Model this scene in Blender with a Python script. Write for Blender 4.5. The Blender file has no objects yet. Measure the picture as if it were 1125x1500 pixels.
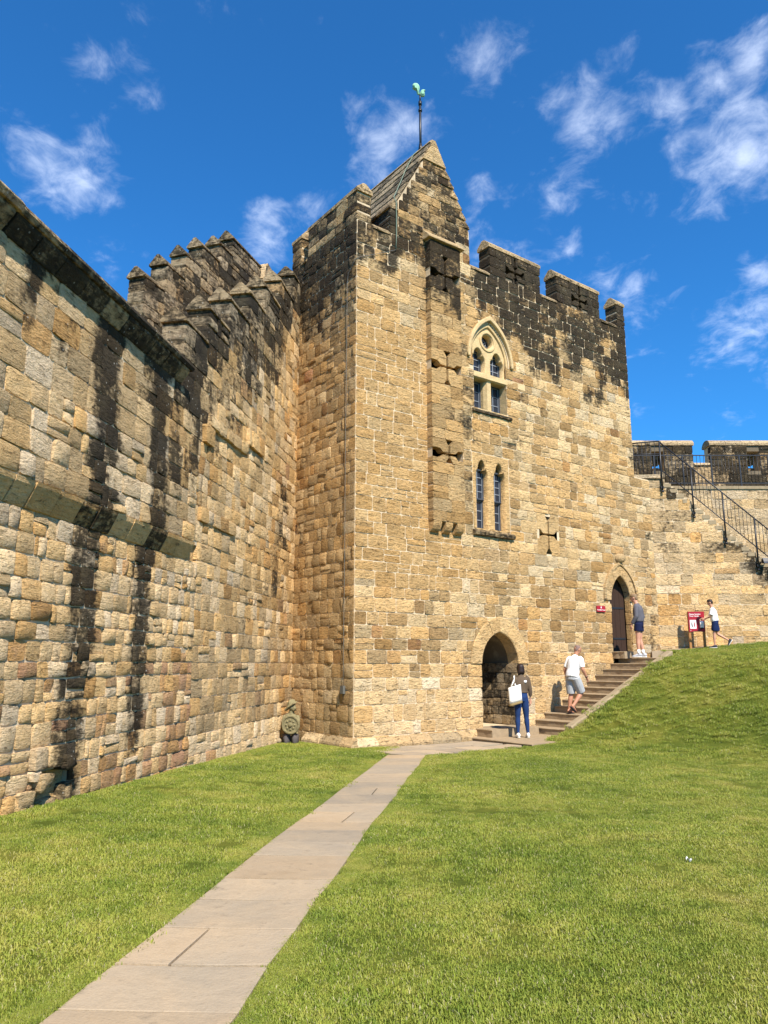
import bpy, math, random
import numpy as np
from mathutils import Vector, Matrix, noise as mnoise

sc = bpy.context.scene
C = sc.collection

# ---------------------------------------------------------------- camera
CAMZ = 1.6
F_PX, W_PX, H_PX = 1120.0, 1125.0, 1500.0
PITCH = math.atan(222.0/1120.0)
cam_d = bpy.data.cameras.new('camera'); cam = bpy.data.objects.new('camera', cam_d); C.objects.link(cam)
cam.location = (0, 0, CAMZ); cam.rotation_euler = (math.pi/2+PITCH, 0, 0)
cam_d.sensor_fit = 'VERTICAL'; cam_d.sensor_height = 24.0; cam_d.lens = 24.0*F_PX/H_PX
cam_d.clip_start = 0.05; cam_d.clip_end = 2000
sc.camera = cam

# ---------------------------------------------------------------- light and exposure
SUN_EL = math.radians(47.0)
SX, SY = 0.37, -0.929                      # horizontal direction towards the sun
sun_d = bpy.data.lights.new('sun', 'SUN'); sun_d.energy = 5.0; sun_d.angle = math.radians(0.53); sun_d.color = (1.0, 0.92, 0.80)
sun = bpy.data.objects.new('sun', sun_d); C.objects.link(sun); sun.location = (10, -20, 30)
sv = Vector((SX*math.cos(SUN_EL), SY*math.cos(SUN_EL), math.sin(SUN_EL))).normalized()
sun.rotation_euler = sv.to_track_quat('Z', 'Y').to_euler()
sc.view_settings.view_transform = 'Standard'; sc.view_settings.look = 'None'
sc.view_settings.exposure = 0.78; sc.view_settings.gamma = 1.0
sc.view_settings.use_curve_mapping = False
sc.render.engine = 'CYCLES'
sc.cycles.use_denoising = True
sc.cycles.max_bounces = 6

world = bpy.data.worlds.new('World'); sc.world = world; world.use_nodes = True
SKY_STRENGTH = 0.108
SKY_TINT = (0.20, 0.72, 1.16)
CLOUDS = [(-0.344,0.771,0.535,0.065,1),(-0.365,0.744,0.56,0.037,0.7),(-0.267,0.743,0.614,0.033,0.55),(-0.308,0.745,0.592,0.026,0.45),
 (-0.316,0.71,0.629,0.043,0.35),(-0.318,0.821,0.475,0.052,0.55),(0.0,0.803,0.596,0.062,0.72),(-0.03,0.773,0.634,0.028,0.65),
 (-0.144,0.849,0.508,0.052,0.9),(-0.081,0.835,0.544,0.039,0.65),(0.115,0.73,0.673,0.05,0.65),(0.224,0.77,0.597,0.065,0.85),
 (0.268,0.715,0.646,0.052,0.5),(0.316,0.733,0.602,0.039,0.55),(0.385,0.688,0.617,0.042,.85),(0.392,0.735,0.557,0.072,.85),
 (0.324,0.764,0.558,0.028,0.65),(0.197,0.821,0.535,0.037,0.55),(0.224,0.842,0.49,0.028,0.45),(0.301,0.847,0.439,0.052,0.6),
 (0.423,0.824,0.376,0.061,0.8),(0.426,0.795,0.433,0.03,0.6),(0.104,0.821,0.562,0.043,0.4),(-0.351,0.678,0.645,0.023,0.4),(0.355,0.71,0.608,0.052,0.6)]

class NT:
    """small helper to wire shader nodes"""
    def __init__(s, nt): s.t = nt; nt.nodes.clear()
    def n(s, typ, ins=None, **kw):
        nd = s.t.nodes.new(typ)
        for k, v in kw.items(): setattr(nd, k, v)
        for k, v in (ins or {}).items():
            if hasattr(v, 'is_output') : s.t.links.new(v, nd.inputs[k])
            else: nd.inputs[k].default_value = v
        return nd
    def m(s, op, a, b=0.0, c=None, clamp=False):
        ins = {0: a, 1: b}
        if c is not None: ins[2] = c
        return s.n('ShaderNodeMath', ins, operation=op, use_clamp=clamp).outputs[0]
    def vm(s, op, a, b=(0, 0, 0)):
        nd = s.n('ShaderNodeVectorMath', {0: a, 1: b}, operation=op)
        return nd.outputs['Value'] if op in ('DISTANCE', 'LENGTH', 'DOT_PRODUCT') else nd.outputs[0]
    def mr(s, v, a, b, c=0.0, d=1.0, smooth=True):
        return s.n('ShaderNodeMapRange', {0: v, 1: a, 2: b, 3: c, 4: d}, interpolation_type='SMOOTHSTEP' if smooth else 'LINEAR').outputs[0]
    def mix(s, f, a, b, mode='MIX'):
        nd = s.n('ShaderNodeMix', None, data_type='RGBA', blend_type=mode)
        for i, v in ((0, f), (6, a), (7, b)):
            if hasattr(v, 'is_output'): s.t.links.new(v, nd.inputs[i])
            else: nd.inputs[i].default_value = v if i == 0 else (tuple(v)+(1,))[:4]
        return nd.outputs[2]
    def noise(s, vec, scale, detail=6.0, rough=0.6, dist=0.0):
        return s.n('ShaderNodeTexNoise', {'Vector': vec, 'Scale': scale, 'Detail': detail, 'Roughness': rough, 'Distortion': dist}).outputs[0]
    def ramp(s, f, stops):
        nd = s.n('ShaderNodeValToRGB', {0: f}); el = nd.color_ramp.elements
        while len(el) < len(stops): el.new(0.5)
        for e, (p, c) in zip(el, stops): e.position = p; e.color = tuple(c)+(1,)
        return nd.outputs[0]

def build_world():
    w = NT(world.node_tree)
    sky = w.n('ShaderNodeTexSky', sky_type='NISHITA')
    sky.sun_disc = False; sky.sun_elevation = SUN_EL
    sky.sun_rotation = math.atan2(SX, SY)
    sky.altitude = 300; sky.air_density = 1.0; sky.dust_density = 0.25; sky.ozone_density = 2.2
    col = w.mix(1.0, sky.outputs[0], SKY_TINT, 'MULTIPLY')
    d = w.n('ShaderNodeTexCoord').outputs['Generated']
    dz = w.n('ShaderNodeSeparateXYZ', {0: d})
    # cloud sheet coordinates: the direction dropped onto a flat layer overhead
    inv = w.m('DIVIDE', 1.0, w.m('ADD', w.m('MAXIMUM', dz.outputs[2], 0.0), 0.22))
    pl = w.n('ShaderNodeVectorMath', {0: d, 'Scale': inv}, operation='SCALE').outputs[0]
    mask = w.mr(w.noise(pl, 1.1, 3), 0.55, 0.78, 0.0, 0.34)
    for (x, y, z, r, k) in CLOUDS:
        v = w.mr(w.vm('DISTANCE', d, (x, y, z)), 0.0, r*1.25, k, 0.0, False)
        mask = w.m('MAXIMUM', mask, v)
    st = w.n('ShaderNodeMapping', {0: pl, 2: (0, 0, 0.6), 3: (1.0, 0.85, 1.0)}).outputs[0]
    n1 = w.noise(st, 17.0, 9, 0.62, 0.35); n2 = w.noise(st, 6.5, 4, 0.5, 0.2)
    dens = w.m('ADD', w.m('MULTIPLY', mask, 0.80), w.m('ADD', w.m('MULTIPLY', w.m('SUBTRACT', n1, .5), 1.45), w.m('MULTIPLY', w.m('SUBTRACT', n2, .5), 1.1)))
    f = w.mr(dens, 0.19, 1.14, 0.0, 0.58)
    f = w.m('MULTIPLY', f, w.mr(dz.outputs[2], 0.0, 0.15))
    cc = w.mix(f, col, (7.6, 8.3, 9.6))
    bg = w.n('ShaderNodeBackground', {0: cc, 1: SKY_STRENGTH})
    out = w.n('ShaderNodeOutputWorld', {0: bg.outputs[0]})
build_world()

# ---------------------------------------------------------------- helpers
R0 = random.Random(7)
WL = {}                                     # world location of every object built here
def fin(o, parent, loc):
    C.objects.link(o); WL[o.name] = loc
    if parent is not None:
        o.parent = parent
        p = WL[parent.name]; o.location = (loc[0]-p[0], loc[1]-p[1], loc[2]-p[2])
    else: o.location = loc
    return o
def empty(name, loc, label=None, cat=None, group=None, kind=None):
    o = bpy.data.objects.new(name, None); o.empty_display_size = 0.2
    fin(o, None, tuple(loc)); tag(o, label, cat, group, kind); return o
def tag(o, label=None, cat=None, group=None, kind=None):
    if label: o['label'] = label
    if cat: o['category'] = cat
    if group: o['group'] = group
    if kind: o['kind'] = kind
    return o
class MB:
    def __init__(s): s.v = []; s.f = []; s.c = []; s.sm = []
    def add(s, vs, fs, col=(0.5, 0.5, 0, 0), smooth=False):
        b = len(s.v); s.v.extend(vs); s.f.extend([tuple(i+b for i in f) for f in fs])
        if len(vs) and isinstance(col, list): s.c.extend(col)
        else: s.c.extend([col]*len(vs))
        s.sm.extend([smooth]*len(fs)) if not isinstance(smooth, list) else s.sm.extend(smooth)
    def join(s, o): s.add(o.v, o.f, list(o.c), list(o.sm))
    def box(s, c, sx, sy, sz, ax=None, col=(0.5, 0.5, 0, 0)):
        """box about c; ax = three unit axes"""
        ax = ax or ((1, 0, 0), (0, 1, 0), (0, 0, 1))
        A = [Vector(a) for a in ax]; c = Vector(c); vs = []
        for k in (-.5, .5):
            for j in (-.5, .5):
                for i in (-.5, .5): vs.append(tuple(c+A[0]*i*sx+A[1]*j*sy+A[2]*k*sz))
        s.add(vs, [(0, 2, 3, 1), (4, 5, 7, 6), (0, 1, 5, 4), (2, 6, 7, 3), (0, 4, 6, 2), (1, 3, 7, 5)], col)
    def tube(s, pts, r, seg=8, col=(0.5, 0.5, 0, 0)):
        rings = [(p, r if not isinstance(r, (list, tuple)) else r[i], r if not isinstance(r, (list, tuple)) else r[i]) for i, p in enumerate(pts)]
        s.loft(rings, seg, col=col)
    def loft(s, rings, seg=12, ref=(0, 1, 0), col=(0.5, 0.5, 0, 0), smooth=True):
        P = [Vector(r[0]) for r in rings]; n = len(P); vs = []; fs = []
        for i, (c, rx, ry) in enumerate(rings):
            t = (P[min(i+1, n-1)]-P[max(i-1, 0)]).normalized()
            q = Vector(ref)
            if abs(t.dot(q)) > 0.9: q = Vector((0, 0, 1)) if abs(t.z) < 0.9 else Vector((1, 0, 0))
            a = t.cross(q).normalized(); b = a.cross(t).normalized()
            for k in range(seg):
                w = 2*math.pi*k/seg
                vs.append(tuple(P[i]+a*(rx*math.cos(w))+b*(ry*math.sin(w))))
        for i in range(n-1):
            for k in range(seg):
                k2 = (k+1) % seg
                fs.append((i*seg+k, i*seg+k2, (i+1)*seg+k2, (i+1)*seg+k))
        vs.append(tuple(P[0])); vs.append(tuple(P[-1])); a, b = n*seg, n*seg+1
        for k in range(seg):
            k2 = (k+1) % seg
            fs.append((a, k2, k)); fs.append((b, (n-1)*seg+k, (n-1)*seg+k2))
        s.add(vs, fs, col, smooth)
    def ball(s, c, rx, ry, rz, seg=12, rg=8, col=(0.5, 0.5, 0, 0)):
        vs = []; fs = []
        for j in range(1, rg):
            th = math.pi*j/rg
            for i in range(seg):
                ph = 2*math.pi*i/seg
                vs.append((c[0]+rx*math.sin(th)*math.cos(ph), c[1]+ry*math.sin(th)*math.sin(ph), c[2]+rz*math.cos(th)))
        for j in range(rg-2):
            for i in range(seg):
                i2 = (i+1) % seg
                fs.append((j*seg+i, (j+1)*seg+i, (j+1)*seg+i2, j*seg+i2))
        t = len(vs); vs += [(c[0], c[1], c[2]+rz), (c[0], c[1], c[2]-rz)]
        for i in range(seg):
            i2 = (i+1) % seg
            fs.append((t, i, i2)); fs.append((t+1, (rg-2)*seg+i2, (rg-2)*seg+i))
        s.add(vs, fs, col, True)
    def prism(s, prof, a, b, col=(0.5, 0.5, 0, 0)):
        """prof: list of 3D points at one end (a closed outline), extruded by vector b-a"""
        d = Vector(b)-Vector(a); n = len(prof)
        vs = [tuple(p) for p in prof]+[tuple(Vector(p)+d) for p in prof]
        fs = [tuple(range(n))[::-1], tuple(range(n, 2*n))]+[(i, (i+1) % n, n+(i+1) % n, n+i) for i in range(n)]
        s.add(vs, fs, col)
    def mesh(s, name, loc=(0, 0, 0)):
        m = bpy.data.meshes.new(name)
        v = np.array(s.v, dtype=np.float64)-np.array(loc)
        m.from_pydata(v.tolist(), [], s.f)
        ca = m.color_attributes.new('col', 'FLOAT_COLOR', 'POINT')
        ca.data.foreach_set('color', np.array(s.c, dtype=np.float32).ravel())
        m.polygons.foreach_set('use_smooth', s.sm)
        m.update(); return m
    def build(s, name, mat, parent=None, loc=None, fix=True):
        loc = loc if loc is not None else (WL[parent.name] if parent is not None else (0, 0, 0))
        m = s.mesh(name, loc); m.materials.append(mat)
        if fix:
            import bmesh
            bm = bmesh.new(); bm.from_mesh(m); bmesh.ops.recalc_face_normals(bm, faces=bm.faces); bm.to_mesh(m); bm.free()
        return fin(bpy.data.objects.new(name, m), parent, loc)

def project(p):
    c, s_ = math.cos(PITCH), math.sin(PITCH)
    x, y, z = p[0], p[1], p[2]-CAMZ
    f = y*c+z*s_; u = -y*s_+z*c
    return (W_PX/2+F_PX*x/f, H_PX/2-F_PX*u/f, f) if f > 0.1 else (None, None, f)

def sstep(a, b, x):
    t = min(1.0, max(0.0, (x-a)/(b-a))); return t*t*(3-2*t)
def fbm(x, y, z=0.0): return mnoise.fractal(Vector((x, y, z)), 1.0, 2.0, 4)   # about -1..1

class Face:
    """an upright wall plane: u runs to the right seen from outside, v is height, p is outwards"""
    def __init__(s, O, U):
        l = math.hypot(*U); s.O = O; s.U = (U[0]/l, U[1]/l); s.N = (s.U[1], -s.U[0])
    def pt(s, u, v, p=0.0): return (s.O[0]+s.U[0]*u+s.N[0]*p, s.O[1]+s.U[1]*u+s.N[1]*p, v)
    def axes(s): return ((s.U[0], s.U[1], 0), (s.N[0], s.N[1], 0), (0, 0, 1))
    def box(s, mb, u0, u1, v0, v1, p0, p1, col=(0.5, 0.5, 0, 0)):
        mb.box(s.pt((u0+u1)/2, (v0+v1)/2, (p0+p1)/2), u1-u0, p1-p0, v1-v0, s.axes(), col)
    def mat(s, u, v, p):
        o = s.pt(u, v, p)
        return Matrix(((s.U[0], 0, s.N[0], o[0]), (s.U[1], 0, s.N[1], o[1]), (0, 1, 0, o[2]), (0, 0, 0, 1)))

def hue_rnd(rng, warm=0.5, spread=0.2): return min(1, max(0, rng.gauss(warm, spread)))

class Pile:
    """stones collected for one thing: the biggest on screen become parts, the rest one joined part"""
    def __init__(s): s.l = []
    def add(s, mb, ctr, w, h, nrm):
        x, y, f = project(ctr)
        sz = 0
        if x is not None and -60 < x < W_PX+60 and -60 < y < H_PX+60:
            v = Vector((-ctr[0], -ctr[1], CAMZ-ctr[2])); 
            fc = max(0.0, v.normalized().dot(Vector((nrm[0], nrm[1], 0))))
            sz = w*h*fc*(F_PX/f)**2
        s.l.append((sz, mb))
    def finish(s, parent, mat, name='stone', limit=290, rest='stonework', pool=None):
        s.l.sort(key=lambda t: -t[0])
        for sz, mb in s.l[:limit]:
            if sz <= 0: continue
            mb.build(name, mat, parent, fix=False)
        r = [mb for k, (sz, mb) in enumerate(s.l) if k >= limit or sz <= 0]
        if r:
            m = MB()
            for q in r: m.join(q)
            o = m.build(rest, mat, parent, fix=False); o['kind'] = 'stuff'

def stone(face, u0, u1, v0, v1, rng, prot=0.02, rough=0.005, depth=0.05, joint=0.008, col=(0.5, 0.5, 0.0, 0), soot=None, jit=0.006, nx=None, ny=3, rnd=0.2, p0=0.0):
    """one dressed or rubble block: pillowed face with chamfered arrises and sides running back into the wall"""
    w, h = u1-u0, v1-v0
    nx = nx or (4 if w > 0.34 else 3)
    S = {2: [0, .5, 1], 3: [0, .16, .84, 1], 4: [0, .12, .5, .88, 1], 5: [0, .1, .36, .64, .9, 1]}
    su, sv_ = S[nx], S[ny] if ny != 3 else [0, .17, .83, 1]
    mb = MB(); vs = []; cs = []
    tx, ty = rng.uniform(-1, 1)*rough, rng.uniform(-1, 1)*rough
    ju = [rng.uniform(-jit, jit) for _ in range(4)]; jv = [rng.uniform(-jit, jit) for _ in range(4)]
    sd = rng.uniform(0, 100)
    cb = rng.uniform(-0.24, 0.22)
    for b in sv_:
        for a in su:
            iu = ju[0]*(1-a)*(1-b)+ju[1]*a*(1-b)+ju[2]*a*b+ju[3]*(1-a)*b
            iv = jv[0]*(1-a)*(1-b)+jv[1]*a*(1-b)+jv[2]*a*b+jv[3]*(1-a)*b
            u = u0+joint/2+(w-joint)*a+iu; v = v0+joint/2+(h-joint)*b+iv
            edge = a in (0, 1) or b in (0, 1); corner = a in (0, 1) and b in (0, 1)
            if corner:
                cr = rnd*min(w, h)*0.5; u += cr*(0.5-a)*0.9; v += cr*(0.5-b)*0.9
            q = prot*((0.55 if prot < .07 else .86) if edge else 1.0)
            q += (0.4 if edge else 1.0)*rough*mnoise.noise(Vector((u*3.3+sd, v*4.1, sd)))*1.6+tx*(a-.5)*2+ty*(b-.5)*2
            q = max(q, .3*prot+.002)
            vs.append(face.pt(u, v, p0+q))
            sq = soot(u, v) if soot else 0; B = min(1.0, max(0.0, sq+cb*min(1.0, .35+sq*1.6))) if soot else col[2]
            cs.append((col[0], col[1], B, col[3]))
    nu, nv = len(su), len(sv_); fs = []
    for j in range(nv-1):
        for i in range(nu-1): fs.append((j*nu+i, j*nu+i+1, (j+1)*nu+i+1, (j+1)*nu+i))
    mb.add(vs, fs, cs, True)
    rim = [i for i in range(nu)]+[j*nu+nu-1 for j in range(1, nv)]+[(nv-1)*nu+i for i in range(nu-2, -1, -1)]+[j*nu for j in range(nv-2, 0, -1)]
    rv = [vs[i] for i in rim]; rc = [cs[i] for i in rim]; k = len(rim); N = face.N
    bk = []
    for p in rv:
        d = (p[0]-face.O[0])*N[0]+(p[1]-face.O[1])*N[1]-(p0-depth)
        bk.append((p[0]-N[0]*d, p[1]-N[1]*d, p[2]))
    mb.add(rv+bk, [(i, k+i, k+(i+1) % k, (i+1) % k) for i in range(k)], rc+rc, False)
    return mb

def sub_iv(ivs, a, b):
    out = []
    for x, y in ivs:
        if b <= x or a >= y: out.append((x, y)); continue
        if a > x: out.append((x, a))
        if b < y: out.append((b, y))
    return out
def course_iv(spans, holes, va, vb, n=5):
    """solid stretches common to a whole course"""
    cur = None
    for k in range(n):
        v = va+(vb-va)*(k+0.5)/n
        s_ = spans(v)
        cur = s_ if cur is None else [(max(a, c), min(b, d)) for a, b in cur for c, d in s_ if min(b, d)-max(a, c) > 0.02]
    for h in holes:
        for k in range(n):
            v = va+(vb-va)*(k+0.5)/n
            r = h(v)
            if r: cur = sub_iv(cur, *r)
    return [(a, b) for a, b in cur if b-a > 0.06]
def make_courses(z0, z1, lo, hi, rng):
    n = max(1, int(round((z1-z0)/((lo+hi)/2)))); w = [rng.uniform(lo, hi) for _ in range(n)]; k = (z1-z0)/sum(w); z = [z0]
    for q in w: z.append(z[-1]+q*k)
    z[-1] = z1
    return z
def lay(face, courses, spans, holes, sw, rng, pile, colfn, soot, prot=(.012, .028), rough=.006, depth=.05, joint=.010, jit=.006, split=0.08, rnd=.18, p0=0.0, protfn=None, sizefn=None):
    for va, vb in zip(courses[:-1], courses[1:]):
        for a, b in course_iv(spans, holes, va, vb):
            u = a; cells = []
            while u < b-1e-6:
                k = sizefn(u, (va+vb)/2) if sizefn else 1.0
                w = rng.uniform(*sw)*k
                if rng.random() < .18: w *= rng.uniform(.45, .7)
                if b-u-w < sw[0]*0.5*k: w = b-u
                cells.append((u, min(b, u+w))); u += w
            for x0, x1 in cells:
                parts = [(x0, x1, va, vb)]
                if rng.random() < split and vb-va > .2:
                    m = va+(vb-va)*rng.uniform(.4, .6); parts = [(x0, x1, va, m), (x0, x1, m, vb)]
                for (p, q, r, s_) in parts:
                    uc, vc = (p+q)/2, (r+s_)/2
                    pr = max(.007, rng.uniform(*prot)+(protfn(uc, vc) if protfn else 0))
                    mb = stone(face, p, q, r, s_, rng, pr, rough*(1+rng.random()), depth, joint, colfn(uc, vc, rng), soot, jit, None, 3 if s_-r > .13 else 2, rnd, p0)
                    pile.add(mb, face.pt(uc, vc), q-p, s_-r, face.N)
def core(face, mb, z0, z1, spans, holes, step=.06, p=0.0, col=(0.5, 0.5, 0.1, 0), soot=None):
    """mortar plane behind the stones"""
    n = max(1, int(round((z1-z0)/step))); rows = []
    for k in range(n):
        a, b = z0+(z1-z0)*k/n, z0+(z1-z0)*(k+1)/n
        iv = tuple(course_iv(spans, holes, a, b, 2))
        if rows and rows[-1][2] == iv and b-rows[-1][0] < 0.7: rows[-1] = (rows[-1][0], b, iv)
        else: rows.append((a, b, iv))
    for a, b, iv in rows:
        for u0, u1 in iv:
            m = max(1, int((u1-u0)/.8))
            for i in range(m):
                x0, x1 = u0+(u1-u0)*i/m, u0+(u1-u0)*(i+1)/m
                q = [(x0, a), (x1, a), (x1, b), (x0, b)]
                mb.add([face.pt(x, y, p) for x, y in q], [(0, 1, 2, 3)], [(col[0], col[1], min(1, max(0, soot(x, y))) if soot else col[2], col[3]) for x, y in q])

def arch(uc, a, vs, h, n=16):
    """two-centred pointed arch from left springing over the apex to the right"""
    Rr = (a*a+h*h)/(2*a); th = math.asin(min(1, h/Rr)); pts = []
    for k in range(n+1):
        t = th*k/n; pts.append((uc-(Rr*math.cos(t)-(Rr-a)), vs+Rr*math.sin(t)))
    return pts+[(2*uc-u, v) for u, v in pts[-2::-1]]
def arch_span(uc, a, vs, h, v0, v):
    if v < v0 or v >= vs+h: return None
    if v <= vs: return (uc-a, uc+a)
    Rr = (a*a+h*h)/(2*a); x = math.sqrt(max(0, Rr*Rr-(v-vs)**2))-(Rr-a)
    return (uc-x, uc+x) if x > 0.005 else None

def plate(name, face, u, v, p, loops, th, mat, parent, bevel=0.0, col=(.5, .5, 0, 0), label=None):
    """a stone or metal plate with openings cut through it: first loop outline, others holes; front at p, back at p-th"""
    cu = bpy.data.curves.new(name, 'CURVE'); cu.dimensions = '2D'; cu.fill_mode = 'BOTH'
    cu.extrude = max(.001, th/2-bevel); cu.bevel_depth = bevel; cu.bevel_resolution = 1; cu.offset = -bevel
    for lp in loops:
        sp = cu.splines.new('POLY'); sp.points.add(len(lp)-1); sp.use_cyclic_u = True
        for q, (x, y) in zip(sp.points, lp): q.co = (x-u, y-v, 0, 1)
    t = bpy.data.objects.new('tmp', cu); C.objects.link(t)
    dg = bpy.context.evaluated_depsgraph_get(); dg.update()
    m = bpy.data.meshes.new_from_object(t.evaluated_get(dg)); bpy.data.objects.remove(t); bpy.data.curves.remove(cu)
    m.name = name
    loc = WL[parent.name] if parent is not None else (0, 0, 0)
    M = Matrix.Translation(-Vector(loc)) @ face.mat(u, v, p-th/2)
    m.transform(M)
    ca = m.color_attributes.new('col', 'FLOAT_COLOR', 'POINT')
    ca.data.foreach_set('color', np.tile(np.array(col, dtype=np.float32), len(m.vertices)))
    m.materials.clear(); m.materials.append(mat); m.update()
    o = fin(bpy.data.objects.new(name, m), parent, loc)
    if label: o['label'] = label
    return o

# ---------------------------------------------------------------- materials
def pbsdf(nt, **ins):
    b = nt.n('ShaderNodeBsdfPrincipled', ins)
    nt.n('ShaderNodeOutputMaterial', {0: b.outputs[0]}); return b
def new_mat(name):
    m = bpy.data.materials.new(name); m.use_nodes = True; return m, NT(m.node_tree)
def stone_mat(name, ramp, bump=0.55, strata=1.0, lichen=0.3):
    m, t = new_mat(name)
    pos = t.n('ShaderNodeNewGeometry').outputs['Position']
    at = t.n('ShaderNodeVertexColor', layer_name='col')
    sp = t.n('ShaderNodeSeparateColor', {0: at.outputs[0]}); R, G, B = sp.outputs; A = at.outputs[1]
    flat = t.n('ShaderNodeMapping', {0: pos, 3: (1.0, 1.0, 4.2)}).outputs[0]
    n1 = t.noise(pos, 2.7, 8, .62); n2 = t.noise(flat, 5.2, 8, .70, .6); n3 = t.noise(pos, 34, 4, .65); n4 = t.noise(pos, 9.0, 5, .6)
    base = t.ramp(t.m('ADD', G, t.m('MULTIPLY', t.m('SUBTRACT', n4, .5), .34)), ramp)
    val = t.m('MULTIPLY', t.m('ADD', t.m('MULTIPLY', R, .62), .66), t.m('ADD', t.m('MULTIPLY', n1, .7), .66))
    base = t.n('ShaderNodeVectorMath', {0: base, 'Scale': val}, operation='SCALE').outputs[0]
    base = t.mix(A, base, (.37, .30, .205))
    n5 = t.noise(flat, 13, 5, .65, .4)
    pit = t.m('MAXIMUM', t.mr(t.m('ADD', n2, t.m('MULTIPLY', t.m('SUBTRACT', n3, .5), .25)), .565, .67), t.mr(n5, .60, .68, 0, .8))
    base = t.mix(t.m('MULTIPLY', pit, .76*strata), base, (.055, .033, .014))
    gr = t.m('ADD', t.m('MULTIPLY', n3, .5), .75)
    base = t.n('ShaderNodeVectorMath', {0: base, 'Scale': gr}, operation='SCALE').outputs[0]
    # soot and algae: where B is high, broken up by noise
    sf = t.mr(t.m('ADD', B, t.m('ADD', t.m('MULTIPLY', t.m('SUBTRACT', n4, .5), .95), t.m('MULTIPLY', t.m('SUBTRACT', n2, .5), .78))), .31, .77, 0, .93)
    dk = t.mix(t.mr(n1, .45, .72), (.011, .0095, .007), (.040, .034, .020))
    base = t.mix(sf, base, dk)
    # pale lichen spots on the black streaks
    vo = t.n('ShaderNodeTexVoronoi', {'Vector': pos, 'Scale': 9.0}).outputs[0]
    lf = t.m('MULTIPLY', t.m('LESS_THAN', t.m('ADD', vo, t.m('MULTIPLY', n3, .12)), .17), t.m('MULTIPLY', t.mr(B, .25, .5), lichen))
    base = t.mix(lf, base, (.62, .6, .52))
    hgt = t.m('SUBTRACT', t.m('ADD', t.m('ADD', t.m('MULTIPLY', n2, .9), t.m('MULTIPLY', n4, .8)), t.m('ADD', t.m('MULTIPLY', n3, .3), t.m('MULTIPLY', n5, .5))), t.m('MULTIPLY', pit, .35))
    bp = t.n('ShaderNodeBump', {'Strength': min(1.0, bump*1.5), 'Distance': .09, 'Height': hgt})
    pbsdf(t, **{'Base Color': base, 'Roughness': .92, 'Specular IOR Level': .2, 'Normal': bp.outputs[0]})
    return m
SAND = [(0.0, (.62, .50, .33)), (.25, (.61, .435, .225)), (.5, (.56, .36, .158)), (.74, (.50, .29, .105)), (.9, (.37, .19, .07)), (1.0, (.42, .22, .12))]
RUBB = [(0.0, (.76, .59, .39)), (.25, (.76, .54, .29)), (.5, (.70, .45, .195)), (.72, (.58, .32, .11)), (.88, (.47, .28, .14)), (1.0, (.45, .24, .14))]
M_TOWER = stone_mat('tower_sandstone', SAND, .6, 1.0, .25)
M_WALL = stone_mat('wall_rubble_stone', RUBB, .8, .85, .5)
M_FRESH = stone_mat('fresh_ashlar', [(0, (.57, .45, .28)), (.5, (.52, .37, .18)), (1, (.47, .3, .13))], .25, .25, .1)
def mortar_mat():
    m, t = new_mat('lime_mortar')
    pos = t.n('ShaderNodeNewGeometry').outputs['Position']
    at = t.n('ShaderNodeVertexColor', layer_name='col'); sp = t.n('ShaderNodeSeparateColor', {0: at.outputs[0]})
    n1 = t.noise(pos, 3, 7); n3 = t.noise(pos, 40, 4)
    c = t.mix(n1, (.50, .38, .235), (.66, .53, .36))
    c = t.mix(t.mr(t.m('ADD', sp.outputs[2], t.m('MULTIPLY', t.m('SUBTRACT', n1, .5), .8)), .36, .82, 0, .85), c, (.055, .045, .032))
    bp = t.n('ShaderNodeBump', {'Strength': .5, 'Distance': .02, 'Height': t.m('ADD', n3, n1)})
    pbsdf(t, **{'Base Color': c, 'Roughness': .95, 'Specular IOR Level': .15, 'Normal': bp.outputs[0]})
    return m
M_MORTAR = mortar_mat()
def plain(name, col, rough=.7, metal=0.0, nscale=14, namp=.35, bump=.15, spec=.3, stretch=(1, 1, 1), dist=.01):
    m, t = new_mat(name)
    pos = t.n('ShaderNodeNewGeometry').outputs['Position']
    mp = t.n('ShaderNodeMapping', {0: pos, 3: stretch}).outputs[0]
    n = t.noise(mp, nscale, 6, .6)
    k = t.m('ADD', t.m('MULTIPLY', n, namp*2), 1-namp)
    c = t.n('ShaderNodeVectorMath', {0: tuple(col), 'Scale': k}, operation='SCALE').outputs[0]
    bp = t.n('ShaderNodeBump', {'Strength': bump, 'Distance': dist, 'Height': n})
    pbsdf(t, **{'Base Color': c, 'Roughness': rough, 'Metallic': metal, 'Specular IOR Level': spec, 'Normal': bp.outputs[0]})
    return m
M_PATH = None
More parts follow.
